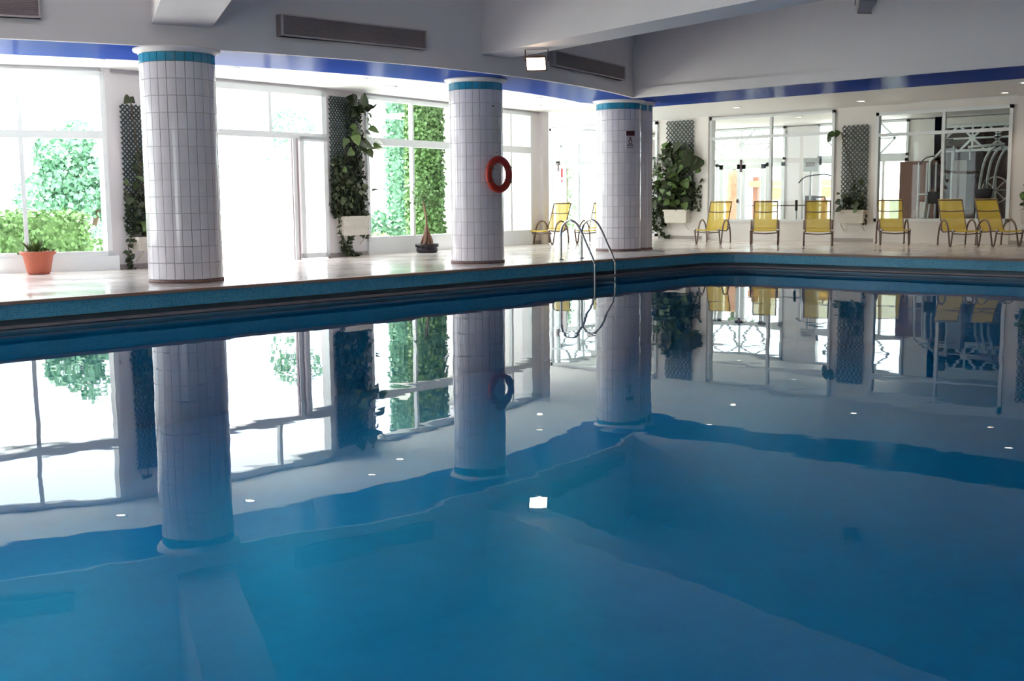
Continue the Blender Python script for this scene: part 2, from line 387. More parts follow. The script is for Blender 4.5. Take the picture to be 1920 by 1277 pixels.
# radial roof beams
def roof_beam(p0, ang, w, length, label):
    d = Vector((sin(ang), -cos(ang), 0)); nn = Vector((-d.y, d.x, 0)); mbx = MB()
    a = Vector((*p0, 0)) - d * .25; b = a + d * length
    v = [q + nn * w / 2 * sg + Vector((0, 0, z)) for z in (3.60, TOPZ) for q, sg in ((a, -1), (b, -1), (b, 1), (a, 1))]
    mbx.add(v, [(3, 2, 1, 0), (4, 5, 6, 7), (0, 1, 5, 4), (1, 2, 6, 5), (2, 3, 7, 6), (3, 0, 4, 7)])
    return tag(mbx.build('ceiling_beam', PLASTER), label, kind='structure')
roof_beam((-14.42, 9.0), R(62.8), .82, 19, 'white roof beam above the first tiled column')
roof_beam((-13.85, 14.76), R(77.8), .72, 19, 'white roof beam above the column with the life ring')

# ------------------------------------------------------------------ facade sections
WN = [0]
def window(sec, s0, s1, z0, z1, mull=(), trans=(), fw_=.08, name='window', parts=None, glass_=True, m=FRAME, label=None, suffix=''):
    """a framed window: outer frame, mullions and transoms as parts, one pane per light"""
    WN[0] += 1
    e = empty('%s_%d%s' % (name, WN[0], suffix), tuple(sec.p((s0 + s1) / 2, 0, z0)), 0, label, kind='structure')
    off = -e.location
    def put(nm, mbx, mt):
        mbx.v = [tuple(Vector(v) + off) for v in mbx.v]; return mbx.build(nm, mt, e)
    f = MB(); sec.box(f, s0, s0 + fw_, -.05, .06, z0, z1); sec.box(f, s1 - fw_, s1, -.05, .06, z0, z1)
    sec.box(f, s0, s1, -.05, .06, z0, z0 + fw_); sec.box(f, s0, s1, -.05, .06, z1 - fw_, z1); put('frame', f, m)
    for q in mull:
        a, zz0, zz1 = q if isinstance(q, tuple) else (q, z0, z1)
        put('mullion', sec.box(MB(), a - .035, a + .035, -.04, .05, zz0, zz1), m)
    for q in trans:
        z, h = q if isinstance(q, tuple) else (q, .12)
        put('transom', sec.box(MB(), s0, s1, -.045, .055, z - h / 2, z + h / 2), m)
    if glass_:
        zs = [z0] + sorted((q[0] if isinstance(q, tuple) else q) for q in trans) + [z1]
        for za, zb in zip(zs[:-1], zs[1:]):
            ms = [s0] + sorted((q[0] if isinstance(q, tuple) else q) for q in mull if not isinstance(q, tuple) or (q[1] < zb - .05 and q[2] > za + .05)) + [s1]
            for a, b in zip(ms[:-1], ms[1:]):
                put('pane', sec.box(MB(), a + .02, b - .02, -.004, .004, za + .02, zb - .02), GLASS)
    return e, put
def wallbox(name, sec, s0, s1, z0, z1, m=PLASTER, t0=-.25, t1=0., label=None):
    return tag(sec.box(MB(), s0, s1, t0, t1, z0, z1).build(name, m), label, kind='structure')
def skirting(name, sec, s0, s1):
    tag(sec.box(MB(), s0, s1, -.01, .015, 0, .09).build(name, PEBBLE), 'pebble skirting strip', kind='structure')

F1 = Sec(FAC[0], FAC[1]); P1 = Sec(FAC[1], FAC[2]); F2 = Sec(FAC[2], FAC[3]); P2 = Sec(FAC[3], FAC[4]); F3 = Sec(FAC[4], FAC[5])
L1 = F1.len
window(F1, 0, L1 - .1, .25, 3.36, (L1 - 1.46, L1 - 3.9, L1 - 5.6), ((2.30, .13),), label='large garden window beside the terracotta pot')
wallbox('wall_left', F1, 0, L1, 0, .25, FRAME, -.12, .08, 'white sill wall under the large garden window')
skirting('baseboard_left', F1, 0, L1)
for k, sec in enumerate((F1, P1, F2, P2, F3)):
    wallbox('wall_left', sec, 0, sec.len, 3.34, TOPZ, label='white wall strip above the garden windows')
wallbox('wall_left', P1, -.14, P1.len, 0, 3.42, label='white pier between the garden window and the open door')
wallbox('wall_left', P2, 0, P2.len, 0, 3.42, label='white pier with the tall ivy trellis')
skirting('baseboard_left', P2, 0, P2.len); skirting('baseboard_left', P1, 0, P1.len)
# open doorway with side light
e, put = window(F2, 0, F2.len, 2.38, 3.36, (1.85,), (), .12, label='transom window over the open garden door')
e, put = window(F2, 2.55, F2.len, .02, 2.44, (), (), .10, label='narrow side window next to the open garden door')
e = empty('door_1', tuple(F2.p(2.4, 0, 0)), 0, 'open white sliding garden door', kind='structure')
def rel(mbx, e): mbx.v = [tuple(Vector(v) - e.location) for v in mbx.v]; return mbx
rel(F2.box(MB(), 2.38, 2.46, -.06, .05, 0, 2.4), e).build('door_stile', FRAME, e)
rel(F2.box(MB(), 2.46, 2.50, -.07, .06, 0, 2.4), e).build('door_seal', VENT, e)
rel(F2.box(MB(), 2.36, 2.38, -.03, .02, 0, 2.4), e).build('seal_edge', VENT, e)
rel(F2.box(MB(), .0, .12, -.06, .05, 0, 2.4), e).build('door_jamb', FRAME, e)
F3R = F3.len - .72
window(F3, 0, F3R, .30, 3.37, (1.56, 3.55, F3R - .95), ((2.42, .16),), label='garden window beside the column with the life ring')
wallbox('wall_left', F3, 0, F3R, 0, .30, FRAME, -.12, .06, 'white sill wall behind the bonsai pot')
skirting('baseboard_left', F3, 0, F3.len)
wallbox('wall_left', F3, F3R, F3.len, 0, 3.42, PLASTER, -.3, .0, 'white pier at the alcove')
wallbox('wall_left', F3, F3.len - .28, F3.len, 0, 3.42, PLASTER, -.3, .10, 'white pier edge at the alcove')
AL = Sec((-24.0, 23.1), (-24.0, 27.95))
tag(MB().box(-24.2, -20.0, 22.98, 23.15, 0, TOPZ).build('wall_alcove', PLASTER), 'white return wall of the alcove', kind='structure')
window(AL, 0, AL.len, .3, 3.37, (1.6, 3.2), (2.4,), label='garden window in the alcove')
wallbox('wall_alcove', AL, 0, AL.len, 0, .3, label='alcove sill wall'); wallbox('wall_alcove', AL, 0, AL.len, 3.34, TOPZ, label='alcove wall head')

# back wall, x runs along it
YB = 27.8
BK = Sec((0, YB), (1, YB))
bx = lambda x: x
window(BK, -23.75, -19.62, .06, 3.38, ((-22.62, .06, 2.9), (-21.9, .06, 2.9), (-20.7)), ((2.9, .07), (2.18, .09)), label='tall garden window and door in the alcove')
wallbox('wall_back', BK, -19.62, -17.84, 0, CZ, WARMWALL, -.25, .0, 'cream pier with the leafy trellis')
wallbox('wall_back', BK, -18.02, -17.84, 0, CZ, WARMWALL, 0, .12, 'cream pier edge')
window(BK, -17.84, -14.06, .50, 3.38, (-15.92,), ((2.80, .08),), .07, label='wide gym window behind three yellow loungers')
wallbox('wall_back', BK, -14.06, -12.94, 0, CZ, WARMWALL, -.25, .0, 'cream pier with the bare trellis')
window(BK, -12.94, -9.60, .52, 3.24, (-11.22,), ((2.68, .08),), .08, label='wide gym window with exercise machines behind')
wallbox('wall_back', BK, -9.60, 6, 0, CZ, WARMWALL, -.25, .0, 'cream wall right of the gym windows')
for a, b, z in ((-17.84, -14.06, .5), (-12.94, -9.6, .52)):
    wallbox('wall_back', BK, a, b, 0, z, WARMWALL, -.2, .02, 'low cream wall under the gym window')
    wallbox('wall_back', BK, a, b, 3.22 if z > .51 else 3.37, CZ, WARMWALL, -.2, 0, 'wall head over the gym window')
wallbox('wall_back', BK, -24, -19.62, 3.36, TOPZ, PLASTER, label='wall head over the alcove window')
skirting('baseboard_back', BK, -19.6, 6)
# the hall's other walls, out of the picture
FRN = Sec((6, -4), (-21.3, -4))
wallbox('wall_front', FRN, 0, 7.0, 0, 3.2, label='wall behind the viewer'); wallbox('wall_front', FRN, 11.0, FRN.len, 0, 3.2, label='long wall behind the viewer')
wallbox('wall_front', FRN, 0, FRN.len, 3.2, TOPZ, label='wall head behind the viewer')
# the tall thin glints down the columns show one tall opening on this side
window(FRN, 7.0, 11.0, .05, 3.2, (9.0,), (2.4,), label='tall garden windows behind the viewer', suffix='_offscreen')
LFT = Sec((-21.3, -4), (-21.3, 3.5))
window(LFT, 0, LFT.len, .25, 3.36, (2.5, 5), (2.3,), label='garden windows further along the deck', suffix='_offscreen')
wallbox('wall_left', LFT, 0, LFT.len, 0, .25, label='sill wall further along the deck'); wallbox('wall_left', LFT, 0, LFT.len, 3.34, TOPZ, label='wall head further along the deck')
tag(MB().box(6, 6.2, -4.2, 33.2, 0, TOPZ).build('wall_right', WARMWALL), 'cream wall at the right of the hall', kind='structure')

# ------------------------------------------------------------------ tiled columns
def view_dirs(p):
    d = Vector((-p[0], -p[1], 0)).normalized(); r = Vector((-d.y, d.x, 0)); return d, r    # towards the viewer, and to the viewer's right
def curved_tile(r, n, h, th, gap, name, m):
    a = 2 * pi / n; g = gap / r; mbx = MB(); k = 3; vv = []
    for zz in (gap / 2, h - gap / 2):
        for rad in (r - .004, r + th):
            for i in range(k + 1):
                t = -a / 2 + g / 2 + (a - g) * i / k; vv.append((rad * cos(t), rad * sin(t), zz))
    q = k + 1; f = []
    for i in range(k):
        f += [(q + i, q + i + 1, 3 * q + i + 1, 3 * q + i), (2 * q + i, 3 * q + i, 3 * q + i + 1, 2 * q + i + 1), (i, i + 1, q + i + 1, q + i)]
    f += [(0, q, 3 * q, 2 * q), (k, 2 * q + k, 3 * q + k, q + k)]
    mbx.add(vv, f); return mbx.mesh(name, m)
def tiled_column(p, r, n, label, pier=None):
    e = empty('tiled_column', (*p, 0), 0, label, 'column', 'white tiled columns along the pool')
    MB().lathe([(r - .012, 0), (r - .012, S + .01)], 48).build('shaft', GROUT, e, True)
    MB().lathe([(r - .02, 0), (r + .012, 0), (r + .012, .045), (r - .02, .045)], 48, False).build('stained_base', RUST, e, True)
    MB().lathe([(r - .02, S - .075), (r + .012, S - .075), (r + .02, S - .045), (r + .075, S - .035), (r + .08, S - .004), (r - .02, S - .004)], 48, False).build('capital_ring', PLASTER, e, True)
    rows = 13; zb = .05; bh = .13; z1 = S - .08 - bh; h = (z1 - zb) / rows
    t1 = curved_tile(r - .008, n, h, .010, .007, 'tile', TILE); t2 = curved_tile(r - .008, n, bh, .012, .007, 'blue_tile', BTILE)
    d, rr = view_dirs(p); a0 = atan2(d.y, d.x); rest = []
    for k in range(n):
        a = 2 * pi * k / n; dv = (a - a0 + pi) % (2 * pi) - pi
        for j in range(rows + 1):
            z = zb + h * min(j, rows) if j < rows else z1
            if abs(dv) < 1.75:
                link('tile' if j < rows else 'blue_tile', t1 if j < rows else t2, e, (0, 0, z), a)
            else: rest.append((a, z, j == rows))
    for blue in (False, True):
        mbx = MB(); src = t2 if blue else t1
        for a, z, b in rest:
            if b == blue:
                mbx.add([(v.co.x * cos(a) - v.co.y * sin(a), v.co.x * sin(a) + v.co.y * cos(a), v.co.z + z) for v in src.vertices], [tuple(q.vertices) for q in src.polygons])
        o = mbx.build('rear_blue_tiles' if blue else 'rear_tiles', BTILE if blue else TILE, e); o['kind'] = 'stuff'
    return e, a0, h, zb, rows, z1
C1 = (-14.80, 9.12); C2 = (-14.69, 15.12); C3 = (-15.62, 20.62)
tiled_column(C1, .525, 26, 'white tiled round column beside the open garden door')
tiled_column(C2, .485, 24, 'white tiled round column with the life ring')
c3, a0, th, tzb, trows, tz1 = tiled_column(C3, .50, 24, 'white tiled column at the pool corner with the small sign')
# square rear half of the corner column
px0, px1, py0, py1 = -.42, .34, .25, .80
MB().box(px0, px1, py0, py1, 0, S).build('pier', GROUT, c3)
def flat_tile(w, h, m, nm): return MB().box(0, .010, .0035, w - .0035, .0035, h - .0035).mesh(nm, m)
ft = flat_tile(.128, th, TILE, 'tile'); fb = flat_tile(.128, .13, BTILE, 'blue_tile'); tx = flat_tile(.128, th, TILE, 'tile')
for k in range(4):
    for j in range(trows): link('tile', ft, c3, (px1, py0 + .128 * k, tzb + th * j))
    link('blue_tile', fb, c3, (px1, py0 + .128 * k, tz1))
MB().box(px1, px1 + .016, .58, .62, .04, S - .08).build('joint_strip', PLASTER, c3)
MB().box(px0, px1 + .014, py0, py1 + .01, 0, .045).build('stained_base', RUST, c3)
MB().box(px0, px1 + .05, py0, py1 + .04, S - .07, S - .004).build('capital_ring', PLASTER, c3)

# ------------------------------------------------------------------ vents
def vent(A, B, z0, z1, label, m=VENT):
    s = Sec(A, B); e = empty('air_vent', tuple(s.p(s.len / 2, 0, z0)), s.rz, label, 'vent', 'long air vents in the curved upper wall')
    l = s.len / 2; h = z1 - z0     # local x along, -y outwards
    MB().box(-l, l, -.01, .25, 0, h).build('backing', VENT, e)
    f = MB().box(-l, l, -.05, .25, 0, .02).box(-l, l, -.05, .25, h - .02, h).box(-l, -l + .02, -.05, .25, 0, h).box(l - .02, l, -.05, .25, 0, h); f.build('frame', VFRAME, e)
    sl = MB().bar((-l + .02, -.02, 0), (l - .02, -.02, 0), .017, .004, (0, -.6, .8)).mesh('slat', m)
    k = int((h - .04) / .0205)
    for i in range(k): link('slat', sl, e, (0, 0, .03 + (h - .06) * i / (k - 1)))
vent((fx(10.40) + .13, 10.40), (fx(13.03) + .06, 13.03), 3.55, 3.86, 'long grey louvred vent between the two roof beams')
vent((fx(16.35) + .07, 16.35), (fx(19.35) + .12, 19.35), 3.57, 3.86, 'long louvred vent beside the glowing floodlight')
vent((fx(4.6) + .1, 4.6), (fx(7.27) + .1, 7.27), 3.57, 3.87, 'louvred vent before the first roof beam')

# ------------------------------------------------------------------ lamps
def floodlight(loc, rz, tilt, label, power, lit=True, hm=None):
    hm = hm or FLOODH
    e = empty('floodlight', loc, rz, label, 'floodlight')
    w, hh, d = .17, .125, .07
    rot = Matrix.Rotation(tilt, 4, 'X')
    def T(mbx): mbx.v = [tuple(rot @ Vector(v) + Vector((0, 0, -.2))) for v in mbx.v]; return mbx
    # faces -y
    mbx = MB(); mbx.add([(-w, -d, -hh), (w, -d, -hh), (w, -d, hh), (-w, -d, hh), (-w * .75, d, -hh * .7), (w * .75, d, -hh * .7), (w * .75, d, hh * .7), (-w * .75, d, hh * .7)],
                        [(7, 6, 5, 4), (0, 1, 5, 4), (1, 2, 6, 5), (2, 3, 7, 6), (3, 0, 4, 7)])
    T(mbx).build('housing', hm, e)
    T(MB().box(-w, w, -d - .03, -d + .01, hh - .018, hh).box(-w, w, -d - .03, -d + .01, -hh, -hh + .018).box(-w, -w + .018, -d - .03, -d + .01, -hh, hh).box(w - .018, w, -d - .03, -d + .01, -hh, hh)).build('bezel', hm, e)
    T(MB().box(-w + .018, w - .018, -d - .012, -d - .006, -hh + .018, hh - .018)).build('lamp_glass', FLOODW if lit else VFRAME, e)
    MB().tube([(-w - .02, 0, -.2), (-w - .02, 0, -.02), (-w - .02, 0, 0), (w + .02, 0, 0), (w + .02, 0, -.2)], .012, 6).build('bracket', hm, e)
    if not lit: return e
    ld = bpy.data.lights.new('flood_beam', 'SPOT'); ld.energy = power; ld.color = (1, .72, .48); ld.spot_size = R(120); ld.spot_blend = .6; ld.shadow_soft_size = .1
    lo = bpy.data.objects.new('flood_beam', ld); COL.objects.link(lo); lo.parent = e
    dv = rot @ Vector((0, -1, 0)); lo.location = Vector((0, 0, -.2)) + dv * (d + .05); lo.rotation_euler = dv.to_track_quat('-Z', 'Y').to_euler()
    return e
dvec = Vector((.55, -.83, 0))
floodlight((-12.72, 14.55, 3.605), atan2(dvec.y, dvec.x) + pi / 2, R(32), 'glowing floodlight bracketed under the roof beam', 120)
floodlight((-9.72, 20.235, 4.80), atan2(-.83, .3) + pi / 2 + .6, R(20), 'unlit grey floodlight high on the far upper wall', 0, False, mat('grey_housing', (.45, .42, .42), .5))

def downlight(p, i, label, power=45):
    e = empty('ceiling_downlight', (p[0], p[1], CZ), 0, label, 'downlight', 'recessed downlights in the low ceiling')
    MB().lathe([(.075, -.012), (.115, -.012), (.12, .0), (.075, .0)], 20, False).build('trim_ring', FRAME, e, True)
    MB().lathe([(.08, -.006), (.08, .0)], 20).build('lamp', LAMPW, e)
    ld = bpy.data.lights.new('downlight_beam', 'SPOT'); ld.energy = power; ld.color = (1, .78, .58); ld.spot_size = R(130); ld.spot_blend = .8; ld.shadow_soft_size = .08
    lo = bpy.data.objects.new('downlight_beam', ld); COL.objects.link(lo); lo.parent = e; lo.location = (0, 0, -.03)
LB = ['recessed downlight near the large garden window with the terracotta pot', 'recessed downlight between the first column and the open garden door', 'recessed downlight before the open garden door', 'recessed downlight before the tall ivy trellis',
      'recessed downlight over the pale lounger in the alcove', 'recessed downlight between the life ring column and the corner column', 'recessed downlight over the lounger closest to the leafy plant', 'recessed downlight beside the blue soffit by the corner column',
      'recessed downlight over the lounger with back lit mesh', 'recessed downlight over the end of the lounger row', 'recessed downlight beside the blue soffit before the last gym window']
for i, p in enumerate([(-17.4, 9.3), (-16.9, 11.5), (-16.75, 14.2), (-17.5, 15.6), (-18.6, 21.3), (-17.2, 19.7), (-15.6, 25.5), (-14.8, 23.1), (-12.6, 26.2), (-9.4, 26.6), (-8.3, 24.6)]):
    downlight(p, i, LB[i], 52 if i > 5 else 25)

def slot(x0, x1, y, label):
    e = empty('linear_ceiling_vent', ((x0 + x1) / 2, y, CZ), 0, label, 'vent'); l = (x1 - x0) / 2
    MB().box(-l, l, -.05, -.04, -.012, .0).box(-l, l, .04, .05, -.012, 0).build('frame', FRAME, e); MB().box(-l, l, -.04, .04, -.006, 0).build('slot', VENT, e)
slot(-12.0, -9.4, 27.55, 'thin dark slot vent in the ceiling over the end loungers')
slot(-16.6, -15.0, 27.55, 'thin dark slot vent in the ceiling over the first loungers')
# ------------------------------------------------------------------ trellises, planters, climbing plants
def heart_leaf(L, W, fold=.45):
    pts = [(0, 0), (.10, .38), (.30, .50), (.55, .42), (.80, .2), (1, 0)]
    v = [(0, 0, 0)]; 
    mid = [(x * L, 0, -.06 * L * (x ** 2)) for x, y in pts[1:]]
    lf = [(x * L, y * W, fold * y * W - .10 * L * x * x) for x, y in pts[1:-1]]
    rg = [(x * L, -y * W, fold * y * W - .10 * L * x * x) for x, y in pts[1:-1]]
    v += mid + lf + rg; f = []
    # indices: mid 1..5, lf 6..9, rg 10..13
    f += [(0, 1, 6), (0, 10, 1)]
    for i in range(3): f += [(1 + i, 2 + i, 7 + i, 6 + i), (1 + i, 10 + i, 11 + i, 2 + i)]
    f += [(4, 5, 9), (4, 13, 5)]
    return v, f
LV, LFc = heart_leaf(1, .8)
def leaf_mesh(name, m):
    return MB().add(LV, LFc).mesh(name, m, True)
LMD = leaf_mesh('leaf', LEAFD); LML = leaf_mesh('leaf', LEAFL)
def leaf_rot(out, tip, roll=0):
    """matrix whose x runs to the leaf tip and whose z faces out"""
    x = Vector(tip).normalized(); z = Vector(out); z = (z - x * z.dot(x)).normalized(); y = z.cross(x)
    return Matrix((x, y, z)).transposed()
def small_leaves(pts, size, nrm, name, m, parent, rnd=random, spread=1.0, wall=False, jut=None):
    mbx = MB(); simple = [(0, 0, 0), (.45, .42, .08), (1, 0, -.1), (.45, -.42, .08)]
    for p in pts:
        tip = Vector((rnd.uniform(-1, 1), rnd.uniform(-1, 1), rnd.uniform(-1.4, .4)))
        out = Vector(nrm) + Vector((rnd.uniform(-1, 1), rnd.uniform(-1, 1), rnd.uniform(-.4, 1))) * spread
        Mx = leaf_rot(out, tip); s = size * rnd.uniform(.6, 1.3)
        vv = [Vector(p) + Mx @ (Vector(q) * s) for q in simple]
        if wall:                      # nothing grows into the wall behind
            lim = -.012 - (.125 if jut and max(v.x for v in vv) > jut else 0)
            dy = min(0, lim - max(v.y for v in vv)); vv = [v + Vector((0, dy, 0)) for v in vv]
        mbx.add(vv, [(0, 1, 2, 3)])
    o = mbx.build(name, m, parent); o['kind'] = 'stuff'; return o

def trellis(sec, s0, s1, z0, z1, cell, label):
    e = empty('lattice_trellis', tuple(sec.p((s0 + s1) / 2, 0, z0)), sec.rz, label, 'trellis', 'dark green lattice trellises on the piers')
    w = (s1 - s0); h = z1 - z0; half = w / 2; t = -.05
    for sg in (1, -1):
        c = -h - cell * 2 if sg == 1 else -cell
        c = -w - h
        while c < w + h:
            # line z = sg*x + c, clipped to the panel
            xs = []
            xa, xb = -half, half
            za, zb = sg * xa + c, sg * xb + c
            lo, hi = max(xa, min((0 - c) / sg, (h - c) / sg)), min(xb, max((0 - c) / sg, (h - c) / sg))
            if hi - lo > .05:
                tt = t - (.014 if sg > 0 else 0)
                MB().bar((lo, tt, sg * lo + c), (hi, tt, sg * hi + c), .17 * cell + .004, .014, (0, -1, 0)).build('slat', LATT, e)
            c += cell
    return e
def planter(sec, s0, s1, z0, z1, label, depth=.26, board=True):
    e = empty('planter_box', tuple(sec.p((s0 + s1) / 2, 0, z0)), sec.rz, label, 'planter', 'white box planters on the piers')
    w = (s1 - s0) / 2; h = z1 - z0
    MB().add([(-w * .94, -depth * .9, 0), (w * .94, -depth * .9, 0), (w * .94, 0, 0), (-w * .94, 0, 0), (-w, -depth, h), (w, -depth, h), (w, 0, h), (-w, 0, h)],
             [(3, 2, 1, 0), (0, 1, 5, 4), (1, 2, 6, 5), (2, 3, 7, 6), (3, 0, 4, 7)]).build('box', PLANTER, e)
    MB().box(-w - .02, w + .02, -depth - .02, .0, h - .05, h).build('rim', PLANTER, e)
    MB().box(-w - .006, w + .006, -depth - .006, 0, h * .42, h * .46).build('groove_strip', PLANTER, e)
    MB().box(-w + .02, w - .02, -depth + .02, 0, h - .02, h + .012).build('soil', SOIL, e)
    for sg in (-1, 1):
        MB().tube(smooth_path([(sg * w * .75, -depth * .8, .0), (sg * w * .75, -depth * .75, -.05), (sg * w * .78, -.03, -.17), (sg * w * .78, 0, -.2)], 3), .012, 6).build('bracket', PLANTER, e)
    return e
def climber(sec, sc, z0, label, big, small, stems, seed, trail=(), name='climbing_plant', jut=None):
    """big: (s, z, size, light) leaves; small: boxes (s0, s1, z0, z1, n, size); stems: lists of (s, z)"""
    rnd = random.Random(seed)
    e = empty(name, tuple(sec.p(sc, 0, z0)), sec.rz, label, 'climbing plant')
    for st in stems + list(trail):
        pts = [(a - sc, -.09 - .04 * rnd.random(), z - z0) for a, z in st]
        MB().tube(smooth_path(pts, 4), .011 if st in stems else .006, 5).build('stem', STEMM, e)
    for (a, z, sz, lt) in big:
        o = link('leaf', LML if lt else LMD, e)
        tip = Vector((rnd.uniform(-1.1, 1.1), rnd.uniform(-.7, .1), rnd.uniform(-1, .5)))
        out = Vector((rnd.uniform(-1.1, 1.1), -1, rnd.uniform(-.2, 1.3)))
        mx = Matrix.Translation((a - sc, -.13 - rnd.uniform(0, .22), z - z0)) @ leaf_rot(out, tip).to_4x4() @ Matrix.Scale(sz, 4)
        vv = [mx @ Vector(q) for q in LV]
        back = -.03 - (.125 if jut and max(v.x for v in vv) + sc > jut else 0)
        dy = min(0, back - max(v.y for v in vv)); dz = min(0, CZ - .02 - z0 - max(v.z for v in vv))
        o.matrix_local = Matrix.Translation((0, dy, dz)) @ mx
    pts = []
    for (sa, sb, za, zb, n, size) in small:
        for k in range(n):
            pts.append((rnd.uniform(sa, sb) - sc, -.06 - abs(rnd.gauss(0, .07)), rnd.uniform(za, zb) - z0))
    for st in trail:
        pp = smooth_path([(a - sc, -.1, z - z0) for a, z in st], 6)
        for q in pp: pts += [tuple(q + Vector((rnd.uniform(-.05, .05), rnd.uniform(-.04, .02), rnd.uniform(-.03, .03)))) for _ in range(5)]
    if pts: small_leaves(pts, small[0][5] if small else .06, (0, -1, .3), 'small_leaves', IVY, e, rnd, 1.0, True, jut - sc if jut else None)
    return e
rb = random.Random(5)
def cloud(n, fn, lo, hi, light=.4):
    out = []
    while len(out) < n:
        a, z = fn(rb); out.append((a, z, rb.uniform(lo, hi), rb.random() < light))
    return out
# pier behind the first column
trellis(P1, .12, 1.2, .62, 2.83, .088, 'green lattice trellis partly behind the first tiled column')
planter(P1, .25, 1.1, .32, .56, 'white planter partly behind the first tiled column')
climber(P1, .7, .56, 'ivy climbing the trellis behind the first tiled column',
        cloud(26, lambda r: (max(.14, r.gauss(.5, .2)), r.uniform(.8, 2.1)), .12, .24, .3) + [(.25, 2.95, .2, 0), (.35, 2.9, .16, 0)],
        [(.1, 1.0, .62, 1.3, 420, .085), (.3, 1.1, 1.2, 2.1, 160, .08)], [[(.6, .56), (.5, 1.2), (.4, 2.0), (.3, 2.9)]], 3, [[(.2, .65), (.12, .3), (.16, .05)]])
# pier with tall ivy
trellis(P2, .08, 1.16, .85, 3.27, .095, 'green lattice trellis on the pier beside the open door')
planter(P2, .28, 1.18, .44, .84, 'white planter under the ivy trellis beside the open door', .2)
climber(P2, .62, .84, 'tall ivy and large leaved climber beside the open door',
        [(.5 + .12, 3.24, .30, 0), (.78, 3.2, .28, 0), (.66, 3.15, .34, 0), (.9, 3.15, .34, 0), (.82, 3.05, .3, 0), (1.0, 2.65, .26, 1), (.95, 2.45, .42, 0), (.8, 2.35, .46, 0), (1.1, 2.3, .34, 1), (1.25, 2.25, .3, 1), (1.35, 2.45, .26, 0), (.55, 2.45, .3, 1), (.5, 2.3, .28, 1), (.45, 2.2, .24, 1), (.62, 2.5, .26, 1), (1.2, 2.5, .25, 1), (.7, 2.05, .3, 0), (.88, 2.2, .34, 0)]
        + cloud(22, lambda r: (r.gauss(.85, .13), r.uniform(2.3, 3.2)), .14, .24, .25) + cloud(24, lambda r: (r.uniform(.1, 1.1), r.uniform(1.0, 2.2)), .12, .18, .4),
        [(.08, 1.15, .84, 1.5, 1100, .085), (.08, 1.1, 1.5, 2.1, 460, .085), (.6, 1.05, 2.1, 3.2, 160, .08), (0, .3, 1.1, 2.0, 60, .08)],
        [[(.6, .84), (.7, 1.6), (.85, 2.4), (.8, 3.3)], [(.5, .84), (.4, 1.5), (.5, 2.2)]], 4,
        [[(.35, .85), (.3, .5), (.4, .2), (.5, .1)], [(.6, .85), (.58, .5), (.55, .25), (.7, .08), (.85, .04)], [(1.1, .84), (1.12, .6), (1.1, .4)]])
# leafy pier on the back wall
trellis(BK, -19.3, -18.36, .86, 3.36, .132, 'green lattice trellis behind the leafy plant at the far wall')
planter(BK, -19.24, -18.46, .46, .84, 'white planter on the far wall under the leafy plant')
def blob(r):
    z = r.uniform(.95, 2.65)
    w = .62 if z < 2.2 else .45
    return (r.gauss(-19.02 + .1 * (z > 2.2), w * .55), z)
climber(BK, -18.85, .84, 'bushy large leaved plant climbing the far wall trellis',
        cloud(150, blob, .14, .34, .38) + [(-18.15, 2.35, .46, 0), (-18.05, 2.3, .5, 0), (-18.3, 2.5, .44, 0), (-18.45, 2.75, .4, 0), (-18.55, 2.7, .42, 0), (-19.1, 2.6, .4, 0)],
        [(-19.75, -18.3, .84, 1.6, 620, .11), (-19.7, -18.4, 1.5, 2.4, 260, .11), (-18.5, -18.05, .8, 1.6, 60, .1)],
        [[(-18.9, .84), (-18.8, 1.6), (-18.6, 2.5)], [(-19.1, .84), (-19.3, 1.6), (-19.2, 2.3)]], 6,
        [[(-19.35, .85), (-19.6, .65), (-19.65, .3)], [(-19.5, .9), (-19.7, .7), (-19.8, .4)], [(-19.25, .85), (-19.4, .5), (-19.38, .15), (-19.2, .06)], [(-19.2, .85), (-19.32, .6), (-19.3, .4)]], jut=-18.04)
# bare trellis pier
trellis(BK, -13.84, -13.12, .84, 2.96, .122, 'green lattice trellis on the pier between the gym windows')
planter(BK, -13.84, -13.12, .48, .82, 'white planter on the pier between the gym windows')
climber(BK, -13.5, .82, 'sparse reddish plant on the trellis between the gym windows',
        [(-13.9, 2.85, .2, 1), (-14.0, 2.78, .22, 1), (-14.05, 2.7, .18, 0), (-13.82, 2.74, .16, 0), (-13.1, 1.5, .16, 0), (-13.02, 1.4, .14, 0), (-13.25, .85, .16, 1)] + cloud(14, lambda r: (r.uniform(-13.8, -13.15), r.uniform(.85, 1.35)), .12, .22, .2),
        [(-13.82, -13.14, .84, 1.15, 120, .09), (-13.7, -13.2, 1.1, 1.6, 50, .08)], [[(-13.5, .82), (-13.45, 1.4), (-13.6, 2.0), (-13.85, 2.8)], [(-13.4, .82), (-13.2, 1.2), (-13.1, 1.5)]], 8,
        [[(-13.2, .84), (-13.17, .65), (-13.16, .5)]])
# the next pier, mostly out of frame (its mirror image shows in the water)
trellis(BK, -9.28, -8.56, .84, 2.96, .122, 'green lattice trellis on the cream wall beyond the gym windows')
planter(BK, -9.28, -8.56, .48, .82, 'white planter on the cream wall beyond the gym windows')
climber(BK, -8.9, .82, 'leafy climber on the cream wall beyond the gym windows', cloud(26, lambda r: (r.gauss(-8.95, .22), r.uniform(.9, 2.4)), .14, .28, .4), [(-9.25, -8.6, .84, 1.4, 160, .09)], [[(-8.9, .82), (-8.9, 2.0)]], 9)

